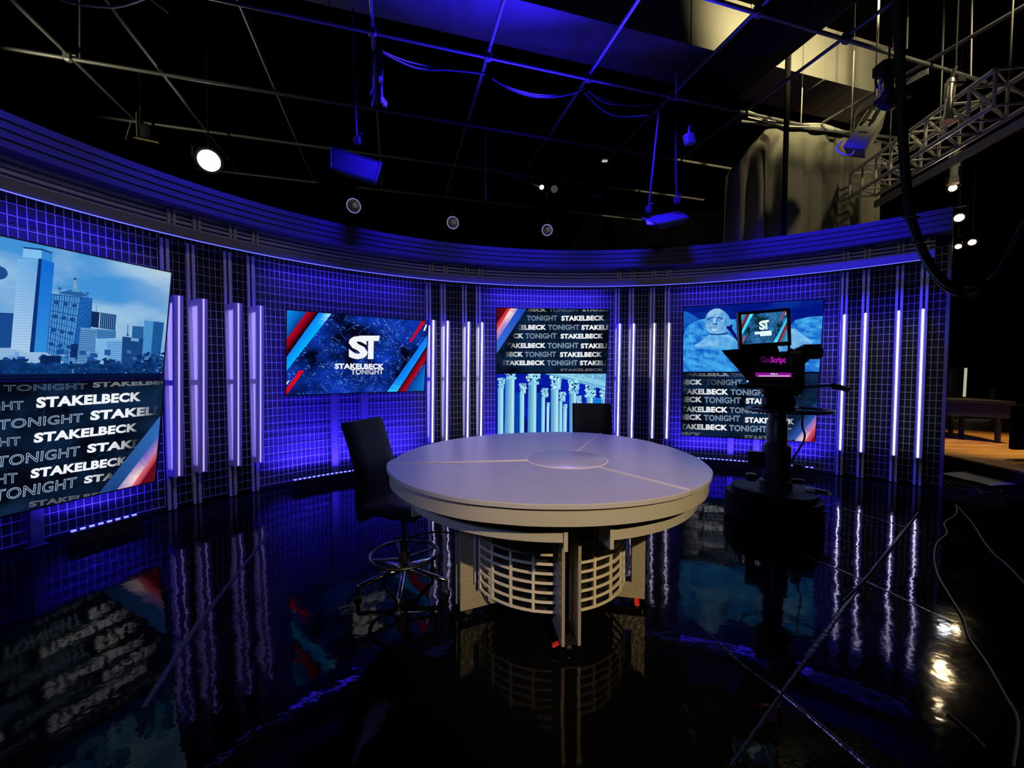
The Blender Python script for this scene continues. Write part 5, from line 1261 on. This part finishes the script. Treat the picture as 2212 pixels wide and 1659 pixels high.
# ------------------------------------------------------------------ beyond the right end of the set
wood = bpy.data.materials.new('golden_wood_planks'); wood.use_nodes = True; nt = wood.node_tree; b = nt.nodes['Principled BSDF']
tc = nt.nodes.new('ShaderNodeTexCoord'); mp = nt.nodes.new('ShaderNodeMapping'); mp.inputs['Scale'].default_value = (0.7, 7.0, 1); mp.inputs['Rotation'].default_value = (0, 0, R(14))
nz = nt.nodes.new('ShaderNodeTexNoise'); nz.inputs['Scale'].default_value = 2.2; nz.inputs['Detail'].default_value = 6
rp = nt.nodes.new('ShaderNodeValToRGB'); rp.color_ramp.elements[0].color = (0.22,0.10,0.025,1); rp.color_ramp.elements[1].color = (0.52,0.27,0.07,1); rp.color_ramp.elements[0].position = 0.35; rp.color_ramp.elements[1].position = 0.66
nt.links.new(tc.outputs['Object'], mp.inputs[0]); nt.links.new(mp.outputs[0], nz.inputs['Vector']); nt.links.new(nz.outputs['Fac'], rp.inputs['Fac']); nt.links.new(rp.outputs[0], b.inputs['Base Color']); b.inputs['Roughness'].default_value = 0.45
pz = 0.20
q = [onz(2016,977,pz), onz(2260,1030,pz), Vector((14.5,5.0,pz)), Vector((14.5,12.6,pz)), Vector((8.6,12.6,pz))]
root = thing('wooden_stage', 'low golden wooden stage floor beyond the right end of the curved wall', 'stage', tuple(q[0])); o = q[0].copy(); o.z = 0; root.location = o
pl_ = [((p-o).x, (p-o).y) for p in q]
MB().prism(pl_, pz-0.03, pz).build('deck', wood, root); MB().prism(pl_, 0.0, pz-0.03).build('skirt', black, root)
# stage furniture
def px_box(name, label, cat, a, b_, d, m_, thick=0.3, parent=None):
    p, q_ = aty(a[0],a[1],d), aty(b_[0],b_[1],d); c = (p+q_)/2; m = MB(); m.bbox((0,thick/2,0), (abs(q_.x-p.x), thick, abs(p.z-q_.z)), 0.015)
    ob = m.build(name, m_, parent); ob.location = c; return tag(ob, label, cat)
dk = onz(2078, 946, pz); d0 = dk.y
root = thing('black_table', 'long black table standing on the wooden stage', 'table', (dk.x, d0, pz)); o = root.location.copy()
p, q_ = aty(2024,862,d0)-o, aty(2196,868,d0-0.8)-o; z_ = p.z
m = MB(); tp = [(p.x,0.0),(q_.x,-0.8),(q_.x+0.4,0.3),(p.x+0.4,1.1)]; m.prism(tp, z_-0.06, z_); m.build('table_top', blackm, root)
m = MB(); m.prism([(x*0.99, y+0.04) for x, y in tp[:2]] + [(tp[1][0], tp[1][1]+0.10), (tp[0][0], tp[0][1]+0.10)], z_-0.34, z_-0.06); m.build('modesty_panel', black, root)
for x, y in ((0.0,0.02),(q_.x-0.1,-0.6),(0.5,0.7)): m = MB(); m.bbox((x,y,z_/2), (0.07,0.07,z_-0.02), 0.01); m.build('leg', black, root)
root2 = px_box('black_case', 'tall black case at the right edge on the wooden stage', 'case', (2194,876), (2260,972), 6.6, mat('matt_black'), 0.08); 
px_box('wall_ledge', 'dim grey ledge low on the far wall behind the black table', 'ledge', (2020,903), (2215,909), 12.9, mat('grey_ledge',(0.12,0.12,0.10),0.6), 0.3)
lt = px_box('light_tube', 'pale tube lying low behind the black table', 'tube', (2058,893), (2140,899), 12.2, mat('pale_tube',(0.5,0.5,0.4),0.5,emit=(0.5,0.47,0.33),es=0.30), 0.1)
m = MB()
for x in (-0.45, 0.45): m.box((x, 0.05, (pz-lt.location.z)/2), (0.05, 0.05, abs(pz-lt.location.z)))
m.build('foot', blackm, lt)
root = thing('door_leaf', 'dark door standing ajar with a bright edge at the far right', 'door', tuple(aty(2075,858,12.6))); o = root.location.copy()
p, q_ = aty(2063,793,12.6)-o, aty(2088,858,12.6)-o; m = MB(); m.box(((p.x+q_.x)/2,0.2,(p.z+q_.z)/2-0.7), (q_.x-p.x,0.05,p.z-q_.z+1.4)); m.build('leaf', mat('dark_door',(0.03,0.03,0.03),0.5), root)
m = MB(); m.bar(aty(2086.5,795,12.5)-o, aty(2083,857,12.5)-o, 0.05, 0.04); m.build('door_edge', mat('glow_edge',(0.5,0.5,0.4),0.5,emit=(0.55,0.53,0.36),es=0.8), root)  # light along the door edge is put in as emission
p = aty(2051,848,13.36); root = thing('fire_extinguisher', 'red fire extinguisher with a white label far back at the right', 'fire extinguisher', tuple(p))
MB().lathe([(0.05,-0.17),(0.085,-0.15),(0.085,0.10),(0.05,0.15),(0.03,0.16)], 18).build('cylinder', mat('red_paint',(0.6,0.02,0.02),0.35,), root, True)
MB().lathe([(0.087,-0.05),(0.0872,0.04),(0.086,0.04)], 18).build('label', mat('white_label',(0.8,0.75,0.6),0.5), root, True)
m = MB(); m.box((0,0.11,0.02),(0.12,0.06,0.05)); m.build('wall_bracket', blackm, root)
m = MB(); m.bbox((0.02,0,0.19),(0.06,0.05,0.06),0.01); m.bar((0.03,0,0.18),(0.15,-0.02,0.13),0.02); m.build('valve', mat('dull_valve',(0.3,0.3,0.28),0.4), root)
p = aty(2144,852,12.0); root = thing('desk_lamp', 'small silvery lamp standing on the far side of the stage', 'lamp', tuple(p)); m = MB(); m.tube([(0,0,-0.12),(0,0,pz+0.01-p.z)], 0.015, 8); m.lathe([(0.04,-0.13),(0.045,0.0),(0.015,0.02),(0.015,0.10)], 12); m.build('body', mat('dull_silver',(0.35,0.35,0.33),0.4), root, True); m = MB(); m.bbox((-0.07,0,0.11),(0.09,0.03,0.03),0.01); m.bbox((0.05,0,0.12),(0.10,0.03,0.03),0.01); m.build('head', mat('pale_lamp_head',(0.7,0.7,0.68),0.4), root)
# plastic sheet on the floor
q = [onz(2032,1023,0), onz(2120,1017,0), onz(2230,1046,0), onz(2138,1050,0)]
c = sum(q, Vector())/4; rows = []
for j in range(9):
    rows.append([])
    for i in range(13):
        u, v = i/12, j/8; p = q[0]*(1-u)*(1-v)+q[1]*(1-u)*v+q[2]*u*v+q[3]*u*(1-v); rows[-1].append(p - c + Vector((0,0,0.006+0.004*math.sin(7*u+3*v)*math.sin(5*v))))
sh_ = MB().ribbon(rows).build('floor_sheet', mat('pale_floor_sheet',(0.20,0.23,0.36),0.4)); sh_.location = c
sm = sh_.modifiers.new('thickness','SOLIDIFY'); sm.thickness = 0.004; tag(sh_, 'pale grey-blue sheet lying on the floor beside the right end of the wall', 'sheet')
# cables on the floor
def fcable(pts, label, r=0.009, group='cables on the floor at the right'):
    return cable([onz(x,y,r) for x, y in pts], label, r, 8, group)
fcable([(2020,1030),(2060,1052),(2090,1058),(2150,1066),(2160,1058),(2110,1042),(2050,1030)], 'tangle of black cable at the foot of the wall beside the pale sheet', 0.008)
fcable([(2022,1036),(2050,1056),(2088,1062),(2120,1066),(2100,1052),(2060,1046),(2024,1040)], 'black cable lying in a loop in front of the pale sheet', 0.009)
fcable([(2064,1090),(2066,1110),(2040,1130),(2046,1152),(2025,1172),(2018,1200),(2025,1240),(2050,1285),(2080,1335),(2095,1380),(2130,1430),(2170,1500),(2200,1560),(2190,1659)], 'long black cable curving down the floor at the right', 0.008)
fcable([(2066,1092),(2100,1130),(2125,1170),(2150,1200),(2180,1225),(2230,1280)], 'black cable running off the right edge across the floor', 0.008)
fcable([(1985,1106),(1940,1165),(1905,1206),(1870,1250),(1820,1300)], 'black cable taped along the floor joint right of the studio camera', 0.008)
fcable([(2046,1542),(2070,1560),(2100,1585),(2130,1616)], 'thin shiny cord lying on the floor at the lower right', 0.005)
fcable([(990,1152),(940,1148),(880,1160),(848,1162)], 'thin black cord running from the desk to the chair', 0.005, 'thin cords')
